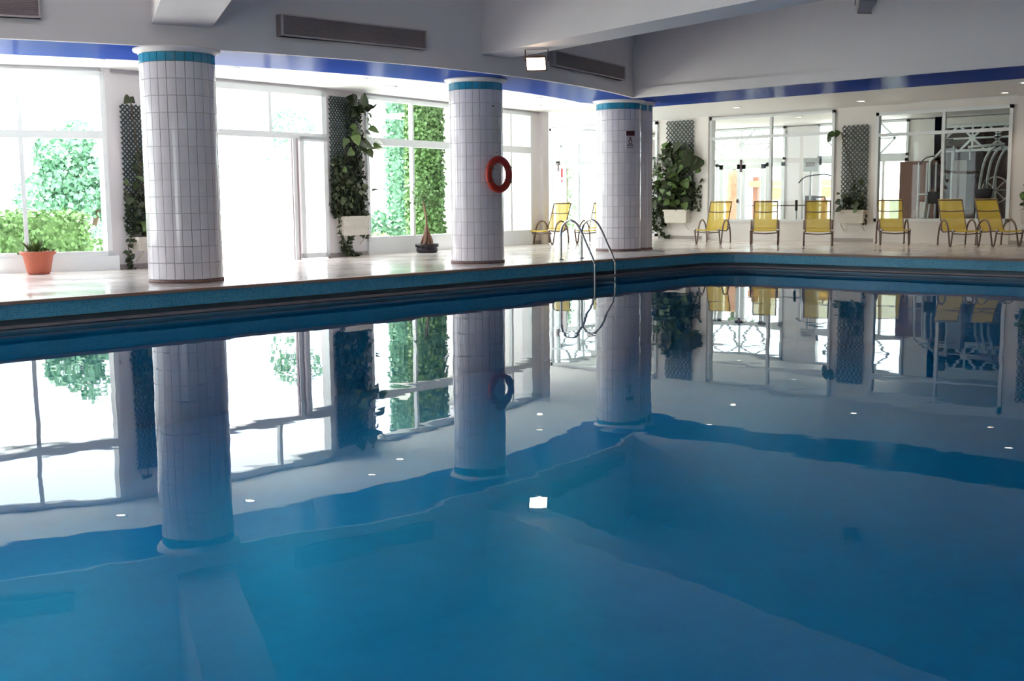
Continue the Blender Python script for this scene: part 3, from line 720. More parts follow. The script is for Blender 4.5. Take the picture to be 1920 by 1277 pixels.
# ------------------------------------------------------------------ yellow loungers
def make_lounger():
    e = empty('sun_lounger'); w = .325
    side = [(-.34, 0.012), (-.325, .22), (-.25, .46), (-.10, .585), (.06, .575), (.18, .45), (.25, .22), (.295, .045), (.335, .012), (.375, .05), (.42, .22), (.455, .36)]
    for sg in (-1, 1):
        MB().tube(smooth_path([(sg * w, y, z) for y, z in side], 5), .020, 8).build('arm_and_leg_tube', BRONZE, e, True)
        MB().tube([(sg * .285, .47, .36), (sg * .285, -.14, .315), (sg * .285, -.22, .37), (sg * .285, -.50, 1.06)], .014, 8).build('side_rail', BRONZE, e, True)
        MB().lathe([(.0, -.028), (.026, -.018), (.026, .018), (.0, .028)], 10, False).build('front_knob', STEEL, e, True, (sg * (w - .005), .455, .37))
        MB().tube([(sg * .285, -.14, .315), (sg * w, -.29, .40)], .012, 6).build('brace', BRONZE, e, True)
    MB().tube([(-w, .40, .30), (0, .41, .275), (w, .40, .30)], .014, 8).build('front_crossbar', BRONZE, e, True)
    MB().tube([(-.29, -.385, .80), (0, -.40, .785), (.29, -.385, .80)], .012, 8).build('back_crossbar', BRONZE, e, True)
    MB().tube([(-.29, -.497, 1.05), (.29, -.497, 1.05)], .014, 8).build('top_bar', BRONZE, e, True)
    MB().tube([(-w, -.30, .40), (w, -.30, .40)], .012, 8).build('rear_crossbar', BRONZE, e, True)
    prof = smooth_path([(0, .485, .345), (0, .475, .375), (0, .40, .372), (0, .15, .350), (0, -.06, .335), (0, -.165, .345), (0, -.22, .40), (0, -.33, .67), (0, -.42, .87), (0, -.505, 1.075)], 4)
    mbx = MB(); nx = 7
    for i, q in enumerate(prof):
        for k in range(nx):
            u = -1 + 2 * k / (nx - 1); sag = .014 * (1 - u * u)
            mbx.v.append((u * .283, q.y - sag * (1 if q.z > .4 else 0), q.z - sag * (0 if q.z > .4 else 1)))
    for i in range(len(prof) - 1):
        for k in range(nx - 1): a = i * nx + k; mbx.f.append((a, a + 1, a + nx + 1, a + nx))
    mbx.build('sling', FABRIC, e, True)
    return e
lounger = make_lounger(); first = [True]
def place_lounger(x, y, turn, label):
    global lounger
    o = lounger if first[0] else copy_tree(lounger); first[0] = False
    base = atan2(-y, -x) - turn; f = Vector((cos(base), sin(base), 0))
    o.location = Vector((x, y, 0)) - f * .2; o.rotation_euler.z = base - pi / 2
    tag(o, label, 'lounger', 'yellow mesh sun loungers by the far windows')
place_lounger(-16.0, 24.98, R(22), 'yellow lounger closest to the leafy plant, turned towards it')
place_lounger(-14.45, 24.98, R(2), 'yellow lounger in the middle of the three before the wide gym window')
place_lounger(-13.02, 24.98, R(-1), 'yellow lounger next to the bare trellis, before the gym sign')
place_lounger(-11.70, 26.2, R(-9), 'yellow lounger with back lit pale mesh beyond the bare trellis')
place_lounger(-10.08, 26.18, R(-24), 'yellow lounger touching the one before the curved gym machine')
place_lounger(-9.30, 26.55, R(-34), 'yellow lounger at the end of the row before the curved gym machine')
place_lounger(-19.5, 22.62, R(40), 'pale yellow lounger in the alcove behind the pool ladder')
place_lounger(-18.72, 23.5, R(30), 'yellow lounger half behind the corner column')

# ------------------------------------------------------------------ pool ladder
e = empty('pool_ladder', (-13.35, 17.0, 0), 0, 'steel pool ladder with two curved grab rails', 'pool ladder')
for sy in (-.31, .31):
    pts = smooth_path([(-.66, sy, 0), (-.66, sy, .3), (-.655, sy, .52), (-.60, sy, .66), (-.46, sy, .745), (-.30, sy, .70), (-.18, sy, .56), (.0, sy, .24), (.11, sy, .04)], 5)
    pts += smooth_path([(.135, sy, -.03), (.15, sy, -.10), (.15, sy, -.5), (.15, sy, -1.2)], 4)
    MB().tube(pts, .024, 10).build('rail', STEEL, e, True)
    MB().lathe([(.0, 0), (.055, 0), (.055, .008), (.03, .02), (.0, .02)], 16, False).build('flange', STEEL, e, True, (-.66, sy, 0))
for z in (-.30, -.55, -.8, -1.05):
    MB().box(.10, .19, -.31, .31, z - .02, z + .02).build('tread', LIPM if z > -.4 else STEEL, e)

# ------------------------------------------------------------------ life ring, sign
def torus(mbx, R0, ra, rbx, n=40, m=12):
    o = len(mbx.v)
    for i in range(n):
        a = 2 * pi * i / n
        for j in range(m):
            b = 2 * pi * j / m; q = R0 + ra * cos(b)
            mbx.v.append((q * cos(a), rbx * sin(b), q * sin(a)))
    for i in range(n):
        for j in range(m):
            mbx.f.append((o + i * m + j, o + ((i + 1) % n) * m + j, o + ((i + 1) % n) * m + (j + 1) % m, o + i * m + (j + 1) % m))
    return mbx
d, r_ = view_dirs(C2); ang = R(46); nv = d * cos(ang) + r_ * sin(ang)
pos = Vector((*C2, 0)) + nv * (.485 + .07)
e = empty('life_ring', (pos.x, pos.y, 1.26), atan2(nv.y, nv.x) + pi / 2, 'red life ring hanging on a tiled column', 'life ring')
torus(MB(), .265, .068, .052).build('ring', RED, e, True, (0, 0, .333))
for a in (R(25), R(155), R(205), R(335)):
    mbx = torus(MB(), .070, .006, .006, 16, 6)
    o = mbx.build('band', FLOODH, e, True, (.265 * cos(a), 0, .333 + .265 * sin(a))); o.rotation_euler = (0, -a, 0); o.rotation_euler = (0, 0, 0); o.matrix_local = Matrix.Translation(o.location) @ Matrix.Rotation(-a, 4, 'Y') @ Matrix.Rotation(R(90), 4, 'X')
MB().tube([(0, .07, .72), (0, .0, .72), (0, -.015, .74)], .008, 6).build('hook', STEEL, e)
MB().tube(smooth_path([(-.05, 0, .655), (-.025, -.005, .70), (0, -.006, .728), (.025, -.005, .70), (.05, 0, .655)], 4), .007, 6).build('hanging_loop', PLANTER, e)
hk = empty('rope_hook', (Vector((*C2, 0)) + (d * cos(R(38)) + r_ * sin(R(38))) * .485)[:2] + (2.36,), atan2(nv.y, nv.x) + pi / 2, 'thin pale rope hanging from a hook high on the column', 'rope')
MB().tube([(0, .01, .44), (0, -.03, .44)], .012, 6).build('hook', INK, hk)
MB().tube(smooth_path([(0, -.025, .43), (-.02, -.02, .3), (.03, -.02, .18), (-.02, -.02, .06), (.03, -.02, 0), (.05, -.02, .1), (.035, -.02, .22), (.05, -.02, .34), (.005, -.025, .43)], 4), .007, 5).build('rope', PLANTER, hk)
d, r_ = view_dirs(C3); ang = R(29); nv = d * cos(ang) + r_ * sin(ang); pos = Vector((*C3, 0)) + nv * .505
e = empty('warning_sign', (pos.x, pos.y, 2.22), atan2(nv.y, nv.x) + pi / 2, 'small white sign with dark maroon heading on the corner column', 'sign')
MB().box(-.105, .105, -.012, .012, 0, .39).build('board', BADGE, e)
MB().box(-.105, .105, -.015, -.011, .29, .39).build('heading_panel', BADGER, e)
torus(MB(), .040, .009, .003, 20, 6).build('pictogram', INK, e, False, (0, -.013, .155))
mbx = MB(); mbx.lathe([(.0, -.002), (.02, -.002), (.02, .002), (.0, .002)], 14, False); o = mbx.build('pictogram', INK, e, False, (0, -.013, .245)); o.rotation_euler.x = R(90)
MB().box(-.03, .03, -.014, -.012, .205, .222).build('pictogram', INK, e)
for k, (z, wd) in enumerate(((.085, .085), (.065, .07), (.03, .08))):
    MB().box(-wd, wd, -.014, -.012, z, z + .012).build('text_line', INK, e)

# ------------------------------------------------------------------ pots
e = empty('plant_pot', (-18.42, 8.62, 0), 0, 'terracotta pot with small spiky plant before the large garden window', 'potted plant')
MB().lathe([(.0, 0), (.16, 0), (.185, .04), (.235, .30), (.275, .33), (.285, .345), (.285, .375), (.255, .375), (.24, .33), (.0, .33)], 28, False).build('pot', TERRA, e, True)
MB().lathe([(.0, .34), (.245, .335)], 20, False).build('soil', SOIL, e)
rp = random.Random(2)
for k in range(16):
    a = rp.uniform(0, 2 * pi); L = rp.uniform(.14, .32); o = link('leaf', LML, e)
    o.matrix_local = Matrix.Translation((.13 * cos(a) * rp.random(), .13 * sin(a) * rp.random(), .33)) @ leaf_rot((cos(a) * .5, sin(a) * .5, 1), (cos(a) * .6, sin(a) * .6, .9)).to_4x4() @ Matrix.Diagonal((L, L * .3, L, 1))
small_leaves([(rp.uniform(-.24, .24), rp.uniform(-.24, .24), rp.uniform(.35, .42)) for _ in range(90)], .06, (0, 0, 1), 'small_leaves', GARD, e, rp)
e = empty('bonsai', (-18.62, 17.55, 0), 0, 'bonsai fig with exposed roots in black oval pot', 'potted plant')
MB().lathe([(.0, .0), (.20, 0), (.23, .02), (.24, .09), (.225, .10), (.225, .125), (.26, .13), (.265, .20), (.235, .20), (.23, .16), (.0, .16)], 28, False).build('pot', BLACKPL, e, True)
for k in range(11):
    a = 2 * pi * k / 11 + rp.uniform(-.2, .2); q = rp.uniform(.09, .17)
    MB().tube(smooth_path([(q * cos(a), q * sin(a), .15), (q * .75 * cos(a + .3), q * .75 * sin(a + .3), .28), (.04 * cos(a + .6), .04 * sin(a + .6), .45), (.015 * cos(a), .015 * sin(a), .60)], 3), [.03, .028, .027, .026, .026, .025, .024, .023, .022, .02], 7).build('root', WOODROOT, e, True)
MB().tube(smooth_path([(0, 0, .52), (-.03, .02, .75), (-.10, .03, 1.0), (-.06, .0, 1.25)], 4), .022, 7).build('trunk', WOODROOT, e, True)
MB().tube(smooth_path([(0, 0, .55), (.02, -.04, .9), (-.02, -.08, 1.15)], 4), .014, 7).build('trunk', WOODROOT, e, True)
pts = [(rp.gauss(-.05, .15), rp.gauss(0, .13), rp.gauss(1.2, .13)) for _ in range(300)]
small_leaves(pts, .065, (.5, -.5, .6), 'crown', GARD, e, rp)

# ------------------------------------------------------------------ gym behind the far windows
YG = 33.0
GW = Sec((0, YG), (1, YG))
tag(MB().box(-24.2, 6, 27.98, 36.5, -.05, 0.005).build('floor_gym', GYMFLOOR), 'brown floor of the gym', kind='structure')
def lattice_transom(sec, s0, s1, z0, z1, label, cxs, m=FRAME, glass_=True):
    e, put = window(sec, s0, s1, z0, z1, (), (), .07, label=label, glass_=glass_, m=m)
    hz = (z0 + z1) / 2; half = (z1 - z0) / 2
    for c in cxs:
        for dx in (-1, 1):
            for dz in (-1, 1):
                a, b = c + dx * half * 1.05, z1 if dz > 0 else z0
                if s0 < a < s1: put('lattice_bar', sec.bar(MB(), c, hz, a, b, .06, -.02, .03), m)
                a2 = c + dx * half * 2.1
                if s0 <= a2 <= s1: put('lattice_bar', sec.bar(MB(), a2, hz, a, b, .06, -.02, .03), m)
            a2 = c + dx * half * 2.1
            q = max(s0, min(s1, a2))
            put('lattice_bar', sec.bar(MB(), c, hz, q, hz, .05, -.02, .03), m)
        put('lattice_bar', sec.bar(MB(), c, z0, c, z1, .06, -.02, .03), m)
        put('lattice_hub', sec.bar(MB(), c, hz - .09, c, hz + .09, .18, -.03, .04), m)
lattice_transom(GW, -22.1, -18.38, 2.36, 3.40, 'star lattice transom over the gym doors', (-19.97,))
window(GW, -21.6, -20.85, .05, 2.28, (), (), .09, label='side window left of the gym doors')
window(GW, -19.05, -18.38, .05, 2.28, (), (), .12, label='side window right of the gym doors')
e = empty('door_2', tuple(GW.p(-19.97, 0, 0)), 0, 'white glazed double doors at the back of the gym', kind='structure')
for a, b in ((-20.8, -19.99), (-19.95, -19.1)):
    f = MB()
    for q in ((a, a + .15, .05, 2.25), (b - .13, b, .05, 2.25), (a, b, 2.1, 2.25), (a, b, .05, .3)): GW.box(f, q[0], q[1], -.03, .05, q[2], q[3])
    lf = rel(f, e).build('door_leaf', FRAME, e)
    rel(GW.box(MB(), a + .15, b - .13, -.004, .004, .3, 2.1), e).build('pane', GLASS, lf)
rel(GW.box(MB(), -19.99, -19.93, .05, .09, 2.0, 2.4), e).build('door_closer', INK, e)
rel(GW.box(MB(), -20.1, -20.06, .05, .10, 1.0, 1.12), e).build('handle', INK, e)
wallbox('wall_gym', GW, -24.2, -22.1, 0, CZ, label='gym back wall'); wallbox('wall_gym', GW, -22.1, -21.6, 0, 2.36, label='gym back wall post')
wallbox('wall_gym', GW, -22.1, -18.38, 2.26, 2.38, FRAME, -.1, .05, 'lintel over the gym doors'); wallbox('wall_gym', GW, -24.2, 6, 3.38, TOPZ, label='wall head of the gym')
wallbox('wall_gym', GW, -18.38, -17.25, 0, 3.4, label='grey pier between the gym back windows')
lattice_transom(GW, -17.25, -14.35, 2.36, 3.40, 'star lattice transom of the second gym window', (-15.85,))
window(GW, -17.25, -14.35, .4, 2.28, (-16.6, -15.1), (), .09, label='second back window of the gym')
wallbox('wall_gym', GW, -17.25, -14.35, 0, .4, label='gym sill'); wallbox('wall_gym', GW, -17.25, -14.35, 2.26, 2.38, FRAME, -.1, .05, 'gym window lintel')
wallbox('wall_gym', GW, -14.35, -13.3, 0, 3.4, WARMWALL, label='inner gym wall')
lattice_transom(GW, -13.3, -10.2, 2.40, 3.15, 'lattice transom to the room beyond the gym', (-12.5, -11.1), FRAME, False)
wallbox('wall_gym', GW, -13.3, -10.2, 3.13, 3.4, WARMWALL, label='beam over the room beyond the gym')
wallbox('wall_gym', GW, -10.2, 6, 0, 3.4, WARMWALL, label='inner gym wall on the right')
tag(MB().box(-13.9, -9.5, 36.3, 36.5, 0, 3.42).build('wall_lobby', PINKW), 'wall of the room beyond the gym', kind='structure')
tag(MB().box(-13.6, -13.4, 33.0, 36.5, 0, 3.42).build('wall_lobby', PINKW), 'side wall of the room beyond the gym', kind='structure')
tag(MB().box(-9.7, -9.5, 33.0, 36.5, 0, 3.42).build('wall_lobby', PINKW), 'other side wall of the room beyond the gym', kind='structure')
tag(MB().box(-13.9, -9.5, 33.0, 36.5, 3.42, 3.5).build('ceiling_lobby', PINKW), 'ceiling of the room beyond the gym', kind='structure')
GE = Sec((-23.7, 28.05), (-23.7, 33.1))
wallbox('wall_gym', GE, 0, GE.len, 3.38, TOPZ, label='wall head of the gym end window')
window(GE, 0, 2.6, .05, 2.3, (1.3,), (), .09, label='tall end window of the gym')
lattice_transom(GE, 0, 2.6, 2.3, 3.40, 'star lattice transom of the gym end window', (1.3,))
wallbox('wall_gym', GE, 2.6, GE.len, 0, 3.4, label='gym end wall')
wd = empty('wooden_door', (-11.0, 36.28, 0), 0, 'brown wooden door in the room beyond the gym', 'door')
MB().box(-.45, .45, -.05, 0, 0, 2.1).build('leaf', WOODBR, wd); MB().box(-.36, .36, -.065, -.05, 1.15, 1.95).build('panel', WOODBR, wd); MB().box(-.36, .36, -.065, -.05, .2, 1.0).build('panel', WOODBR, wd)
wd = empty('wooden_cupboard', (-13.75, 32.6, 0), 0, 'dark brown cupboard at the back of the gym', 'cupboard')
MB().box(-.55, .55, -.3, .3, 0, 2.15).build('body', WOODBR, wd); MB().box(-.53, -.02, -.33, -.3, .1, 2.1).build('door', WOODBR, wd); MB().box(.02, .53, -.33, -.3, .1, 2.1).build('door', WOODBR, wd)
def gym_lamp(p, w, label):
    e = empty('gym_downlight', (*p, CZ), 0, label, 'downlight', 'recessed downlights in the gym ceiling')
    MB().lathe([(.075, -.012), (.115, -.012), (.12, .0), (.075, .0)], 20, False).build('trim_ring', FRAME, e, True)
    MB().lathe([(.08, -.006), (.08, .0)], 20).build('lamp', LAMPW, e)
    ld = bpy.data.lights.new('gym_beam', 'SPOT'); ld.energy = w; ld.color = (1, .74, .6); ld.spot_size = R(140); ld.spot_blend = .8; ld.shadow_soft_size = .08
    lo = bpy.data.objects.new('gym_beam', ld); COL.objects.link(lo); lo.parent = e; lo.location = (0, 0, -.03)
for p, q in (((-19.4, 32.1), 'gym ceiling downlight before the glazed double doors'), ((-16.2, 29.8), 'gym ceiling downlight over the pulldown machine')): gym_lamp(p, 45, q)

# exercise machines
def machine_base(name, x, y, rz, label): return empty(name, (x, y, 0), rz, label, 'gym machine')
e = machine_base('pulldown_machine', -15.9, 30.0, .3, 'white pulldown machine with pale placard behind the gym window')
MB().box(-.03, .03, -.03, .03, 0, 2.2).build('upright', WHITEMET, e); MB().box(-.24, -.21, -.03, .03, 0, 1.75).build('upright', WHITEMET, e); MB().box(-.4, .6, -.06, .06, 0, .08).build('base', WHITEMET, e)
pl = MB().box(-.2, .22, -.05, -.03, 1.88, 2.26).build('placard', FRAME, e); MB().box(-.14, .12, -.056, -.05, 2.02, 2.14).build('placard_print', VENT, pl)
MB().box(.24, .30, -.06, .04, 2.05, 2.3).build('pulley', BLACKPL, e)
MB().tube(smooth_path([(-.32, -.1, 1.56), (-.15, -.1, 1.72), (.15, -.1, 1.78), (.5, -.1, 1.78), (.72, -.1, 1.66)], 4), .018, 8).build('pull_bar', BLACKPL, e, True)
MB().tube([(.1, -.1, 1.16), (.42, -.1, 1.16), (.46, -.1, .95)], .028, 8).build('handle', BLACKPL, e, True)
MB().box(.1, .5, -.5, -.1, .4, .5).build('seat', BLACKPL, e); MB().tube([(.3, -.3, .4), (.3, -.3, 0)], .04, 8).build('seat_post', WHITEMET, e)
MB().box(-.16, .16, .05, .3, .1, 1.2).build('weight_stack', INK, e)
e = machine_base('multi_gym', -12.8, 30.7, .1, 'white multi gym with black pads behind the second gym window')
for x in (-.24, -.02, .22): MB().tube([(x, 0, 0), (x, 0, 2.05)], .032, 8).build('upright', WHITEMET, e)
MB().tube(smooth_path([(.06, 0, 1.1), (.06, -.02, 1.9), (.1, -.08, 2.1), (.3, -.15, 2.25), (.42, -.2, 2.38)], 4), .04, 8).build('boom', WHITEMET, e, True)
MB().tube(smooth_path([(-.2, -.15, 2.0), (.0, -.15, 2.18), (.3, -.15, 2.2), (.5, -.15, 2.05)], 4), .016, 8).build('pull_bar', BLACKPL, e, True)
MB().box(.1, .42, -.02, .08, 1.35, 2.0).build('weight_cover', INK, e)
MB().box(.08, .44, -.2, -.08, .95, 1.27).build('back_pad', BLACKPL, e); MB().box(.0, .45, -.5, -.1, .45, .56).build('seat', BLACKPL, e)
MB().tube([(-.2, -.1, 1.2), (.1, -.15, 1.2)], .025, 8).build('press_arm', WHITEMET, e); MB().tube([(.0, -.05, 1.05), (-.12, -.1, .1)], .035, 8).build('strut', WHITEMET, e); MB().tube([(.1, -.05, 1.0), (.02, -.1, .1)], .03, 8).build('strut', WHITEMET, e)
MB().box(-.4, .6, -.4, .2, 0, .07).build('base', WHITEMET, e); MB().box(-.2, -.06, .02, .12, .1, 1.0).build('weight_stack', STEEL, e)
e = machine_base('cable_tower', -11.78, 29.5, 0, 'tall white cable tower beside the window mullion')
for x in (-.12, .12): MB().box(x - .03, x + .03, -.04, .04, 0, 2.35).build('upright', WHITEMET, e)
MB().box(-.16, .16, -.05, .05, 2.3, 2.38).build('crosshead', WHITEMET, e); MB().lathe([(0, -.03), (.08, -.03), (.08, .03), (0, .03)], 16, False).build('pulley', BLACKPL, e, True, (.02, -.08, 2.48)); MB().box(-.05, .09, -.06, .04, 2.36, 2.6).build('pulley_bracket', BLACKPL, e)
MB().box(.16, .52, -.1, .2, .0, 2.05).build('weight_shroud', mat('machine_shroud', (.36, .31, .31), .4), e); MB().box(-.3, .6, -.3, .3, 0, .06).build('base', WHITEMET, e)
e = machine_base('leg_press_frame', -11.15, 30.65, 0, 'curved white tube gym machine with black seat pad')
for x, z in ((-.12, 0), (.05, 0), (.24, .02)):
    MB().tube(smooth_path([(x - .22, 0, 0), (x - .15, 0, .8), (x - .1, 0, 1.5), (x, -.05, 2.0), (x + .16, -.1, 2.3), (x + .3, -.15, 2.38)], 4), .035, 8).build('curved_tube', WHITEMET, e, True)
MB().tube([(-.55, -.05, 2.42), (.4, -.1, 2.46)], .035, 8).build('head_tube', WHITEMET, e, True)
MB().tube([(-.5, -.05, 2.42), (-.48, -.05, 1.4)], .022, 8).build('hanger', WHITEMET, e, True)
MB().add([(-.2, -.3, .95), (.12, -.3, .95), (.12, -.15, .95), (-.2, -.15, .95), (-.26, -.3, 1.32), (.17, -.3, 1.32), (.17, -.15, 1.32), (-.26, -.15, 1.32)], [(3, 2, 1, 0), (4, 5, 6, 7), (0, 1, 5, 4), (1, 2, 6, 5), (2, 3, 7, 6), (3, 0, 4, 7)]).build('seat_pad', BLACKPL, e)
MB().tube([(-.03, -.2, 1.3), (-.03, -.2, 1.55)], .02, 6).build('pad_post', BLACKPL, e); MB().tube([(-.04, -.2, .95), (-.04, -.1, .05)], .03, 6).build('pad_post', WHITEMET, e)
MB().tube([(-.75, -.1, 1.62), (-.25, -.1, 1.66)], .045, 8).build('roller', BLACKPL, e); MB().tube([(-.72, -.1, 1.74), (-.2, -.1, 1.8)], .03, 8).build('roller_bar', INK, e)
MB().box(-.6, .5, -.4, .2, 0, .06).build('base', WHITEMET, e)
e = machine_base('spoked_wheel', -11.6, 32.4, 0, 'pale spoked wheel at the back of the gym')
torus(MB(), .36, .02, .02, 24, 6).build('rim', PLANTER, e, True, (0, 0, 1.3))
for k in range(8):
    a = pi * k / 4; MB().bar((0, 0, 1.3), (.36 * cos(a), 0, 1.3 + .36 * sin(a)), .03, .02, (0, 1, 0)).build('spoke', PLANTER, e)
MB().tube([(0, .03, 0), (0, .03, 1.3)], .03, 6).build('stand', WHITEMET, e)
e = machine_base('barbell_stand', -16.3, 29.3, .55, 'thin barbell on a post behind the first yellow lounger')
MB().tube([(-1.1, 0, .93), (1.0, 0, .93)], .014, 8).build('bar', INK, e); MB().tube([(.30, 0, .78), (.30, 0, 1.08)], .04, 10).build('collar', BLACKPL, e); MB().tube([(.30, 0, 0), (.30, 0, .8)], .03, 8).build('post', WHITEMET, e)
MB().box(-.9, .5, -.05, .05, 0, .05).build('base', WHITEMET, e); MB().box(-1.05, -.65, -.2, .2, .48, .56).build('pad', BLACKPL, e); MB().tube([(-.85, 0, .05), (-.85, 0, .5)], .03, 8).build('post', WHITEMET, e)
# alcove: white post with a red mark
e = empty('glazed_leaf', (-22.3, 26.6, 0), 0, 'open white door leaf with red exclamation sticker in the alcove', 'door')
MB().box(-.06, .20, -.02, .02, .02, 2.15).build('leaf_stile', FRAME, e); MB().box(.0, .07, -.025, -.02, 1.82, 2.08).build('sticker_mark', REDM, e); MB().box(.01, .06, -.025, -.02, 1.68, 1.75).build('sticker_dot', REDM, e)
MB().box(-.14, -.10, -.06, .02, 2.0, 2.25).build('closer', VENT, e)

# ------------------------------------------------------------------ garden
foot = [(6.1, -4.1), (6.1, 33.1), (-9.6, 33.1), (-9.6, 36.5), (-13.5, 36.5), (-13.5, 33.1), (-24.3, 33.1)] + [(x - .05, y) for x, y in reversed(FAC[:-1])] + [(-21.35, -4.1)]
tag(link('ground_garden', filled('ground_garden', [(-90, -60), (40, -60), (40, 120), (-90, 120)], foot, -.06, PAVE)), 'pale sunlit paving outside', kind='structure')
def leafy(name, loc, blobs, size, n, label, cat, m, trunk=None, seed=1, group=None):
    rnd = random.Random(seed); e = empty(name, loc, 0, label, cat, group)
    tot = sum(b[3] * b[4] * b[5] for b in blobs); pts = []
    for (x, y, z, a, b, c) in blobs:
        for k in range(max(8, int(n * a * b * c / tot))):
            while True:
                q = Vector((rnd.uniform(-1, 1), rnd.uniform(-1, 1), rnd.uniform(-1, 1)))
                if .35 < q.length < 1: break
            q = q.normalized() * q.length ** .4
            pts.append((x + q.x * a, y + q.y * b, z + q.z * c))
    small_leaves(pts, size, (.7, -.5, .6), 'foliage', m, e, rnd, .9)
    if trunk:
        for t in trunk: MB().tube(smooth_path(t, 3), [.09 - .05 * i / (3 * (len(t) - 1)) for i in range(3 * (len(t) - 1) + 1)], 7).build('trunk', STEMM, e, True)
    return e
def hedge(name, x0, x1, y0, y1, h, n, label, seed, m=GARD):
    rnd = random.Random(seed); e = empty(name, ((x0 + x1) / 2, (y0 + y1) / 2, -.06), 0, label, 'hedge'); w = (x1 - x0) / 2; l = (y1 - y0) / 2
    MB().box(-w * .82, w * .82, -l * .96, l * .96, 0, h * .92).build('inner_twigs', GARD, e)
    pts = []
    for k in range(n):
        f = rnd.random()
        if f < .4: pts.append((w * rnd.uniform(.85, 1.05), rnd.uniform(-l, l), rnd.uniform(0, h)))
        elif f < .75: pts.append((rnd.uniform(-w, w), rnd.uniform(-l, l), h * rnd.uniform(.93, 1.05)))
        else: pts.append((rnd.uniform(-w, w), l * rnd.choice((-1, 1)) * rnd.uniform(.95, 1.03), rnd.uniform(0, h)))
    small_leaves(pts, .11, (1, 0, .5), 'foliage', m, e, rnd, .9)
hedge('clipped_hedge', -25.2, -23.8, 5.5, 12.3, 1.02, 5200, 'clipped green hedge outside the large garden window', 1)
leafy('garden_tree', (-29.5, 14.9, -.06), [(0, 0, 1.9, 1.0, 1.0, .7), (.1, .5, 1.4, 1.2, 1.3, .55), (0, -.3, 2.6, .8, .7, .6), (.1, -.9, 1.5, .7, .8, .5), (0, 1.2, 1.6, .7, .7, .5), (0, .2, 3.1, .5, .5, .4)], .17, 4200, 'pale green bushy tree beyond the hedge', 'tree', GARD2, [[(0, 0, 0), (.1, 0, .7), (0, .1, 1.5), (0, 0, 2.4)], [(.2, .2, 0), (.4, .4, .9), (.5, .6, 1.5)]], 3)
leafy('low_shrub', (-26.5, 14.4, -.06), [(0, 0, .35, .5, 1.2, .4), (0, .9, .25, .4, .5, .3)], .1, 900, 'low rounded shrub beside the hedge', 'shrub', GARD2, None, 4)
leafy('low_shrub', (-25.0, 13.2, -.06), [(0, 0, .2, .3, .5, .25)], .1, 300, 'small low shrub at the end of the hedge', 'shrub', GARD, None, 14)
def ivy_post(name, loc, w, h, n, label, m, seed):
    rnd = random.Random(seed); e = empty(name, loc, 0, label, 'ivy column')
    MB().box(-w * .62, w * .62, -w * .62, w * .62, 0, h).build('post', m, e)
    pts = []
    for k in range(n):
        a = rnd.uniform(0, 2 * pi); q = w * rnd.uniform(.8, 1.15); pts.append((q * cos(a), q * sin(a), rnd.uniform(0, h * 1.03)))
    small_leaves(pts, .11, (.7, -.5, .4), 'foliage', m, e, rnd, .8)
ivy_post('ivy_column', (-21.3, 20.05, -.06), .42, 4.6, 7000, 'green ivy covered post just outside the window with the bonsai', GARD, 5)
ivy_post('ivy_column', (-25.5, 23.0, -.06), .36, 5.6, 5000, 'paler ivy covered post farther out in the garden', GARD2, 6)
leafy('spiky_shrub', (-23.3, 20.3, -.06), [(0, 0, .45, .5, .55, .5)], .2, 420, 'pale grey green shrub below the ivy trellis window', 'shrub', GARD2, None, 7)
leafy('flowering_shrub', (-30, 22.5, -.06), [(0, 0, 3.6, .8, .8, .6), (0, -.6, 3.0, .5, .5, .5)], .14, 500, 'tall flowering shrub far out in the garden', 'shrub', GARD2, [[(0, 0, 0), (0, .1, 1.8), (0, 0, 3.4)]], 8)
leafy('low_shrub', (-22.0, 18.6, -.06), [(0, 0, .2, .3, 1.2, .25)], .09, 500, 'low yellowish ground cover at the window foot', 'shrub', GRASS, None, 9)
leafy('garden_bush', (-25.3, 25.6, -.06), [(0, 0, 1.6, .6, .5, .5), (0, .1, 2.6, .5, .4, .6), (0, .3, .7, .5, .5, .5)], .12, 700, 'green bush outside the window behind the life ring', 'shrub', GARD, [[(0, 0, 0), (0, 0, 1.5), (0, .1, 2.6)]], 10)
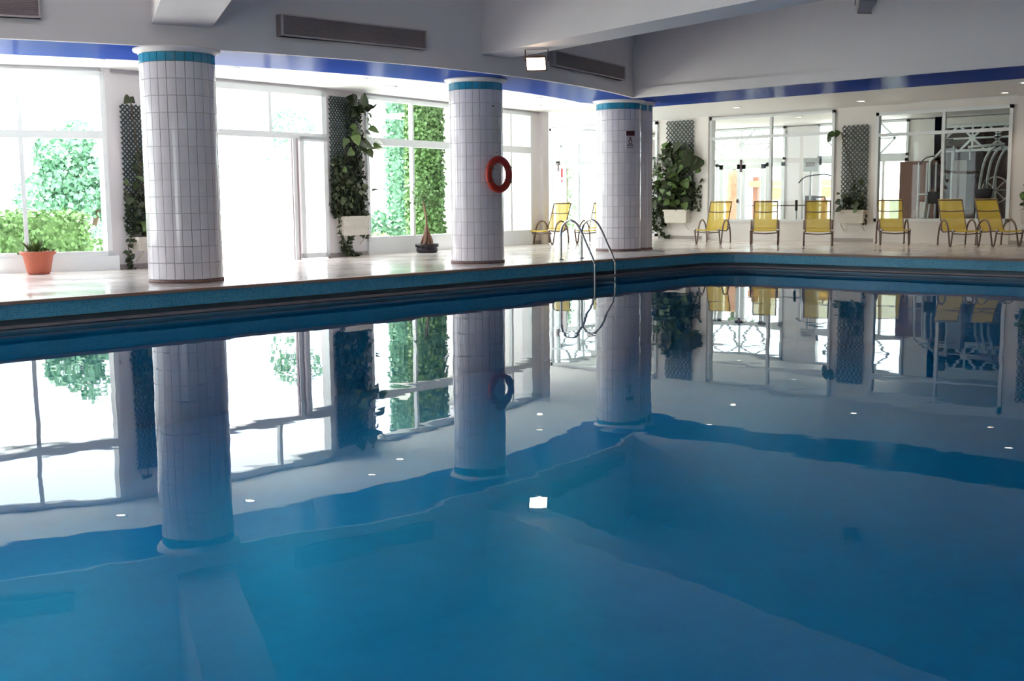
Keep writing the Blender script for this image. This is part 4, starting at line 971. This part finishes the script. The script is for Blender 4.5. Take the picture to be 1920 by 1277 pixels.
leafy('garden_bush', (-26.6, 32.0, -.06), [(0, 0, 2.3, .3, .3, .4), (-.1, 0, 1.5, .3, .3, .5), (0, .1, .7, .5, .4, .5)], .12, 420, 'climbing bush outside the alcove door', 'shrub', GARD, [[(0, 0, 0), (0, 0, 1.5), (0, .1, 2.5)]], 11)
# behind the gym
e = empty('palm_trunk', (-21.6, 35.2, -.06), 0, 'rough orange brown palm trunk outside the gym doors', 'palm')
rp = random.Random(9)
MB().tube([(.02 * rp.uniform(-1, 1), .02 * rp.uniform(-1, 1), z * .22) for z in range(11)], [.26 + .03 * (k % 2) for k in range(11)], 14).build('trunk', BARK, e, True)
for k in range(14):
    a = 2 * pi * k / 14; MB().tube(smooth_path([(0, 0, 2.15), (.25 * cos(a), .25 * sin(a), 2.5), (.6 * cos(a), .6 * sin(a), 2.55), (.85 * cos(a), .85 * sin(a), 2.3)], 3), [.02] * 4 + [.035] * 4 + [.02, .008], 4).build('frond', GARD, e)
e = empty('garden_stall', (-21.6, 37.6, -.06), .1, 'small stall with yellow panel outside the gym doors', 'stall')
for x in (-.5, 1.4): MB().box(x - .1, x + .1, -.1, .1, 0, 2.0).build('post', WOODBR, e)
MB().box(-.7, 2.6, -.2, .2, 1.62, 1.85).build('beam', BARK, e); MB().box(.05, .75, -.16, -.12, 1.15, 1.6).build('panel', YELLOWP, e); MB().box(1.6, 2.4, -.16, -.12, 1.2, 1.6).build('panel', YELLOWP, e)
MB().box(1.3, 2.2, -.1, .1, 0, 1.2).build('counter', WOODBR, e)
e = empty('white_building', (-20.5, 46, -.06), 0, 'pale building seen through the second gym window', 'building')
MB().box(-2, 4, -.3, 3, 0, 2.2).build('wall', PAVE, e)
GRB = mat('pale_blue_pane', (.35, .47, .5), .3)
wn = MB().box(-.2, 1.5, -.34, -.3, .2, 1.45).build('window', FRAME, e); MB().box(-.1, .6, -.36, -.34, .3, 1.35).build('pane', GRB, wn); MB().box(.7, 1.4, -.36, -.34, .3, 1.35).build('pane', GRB, wn)
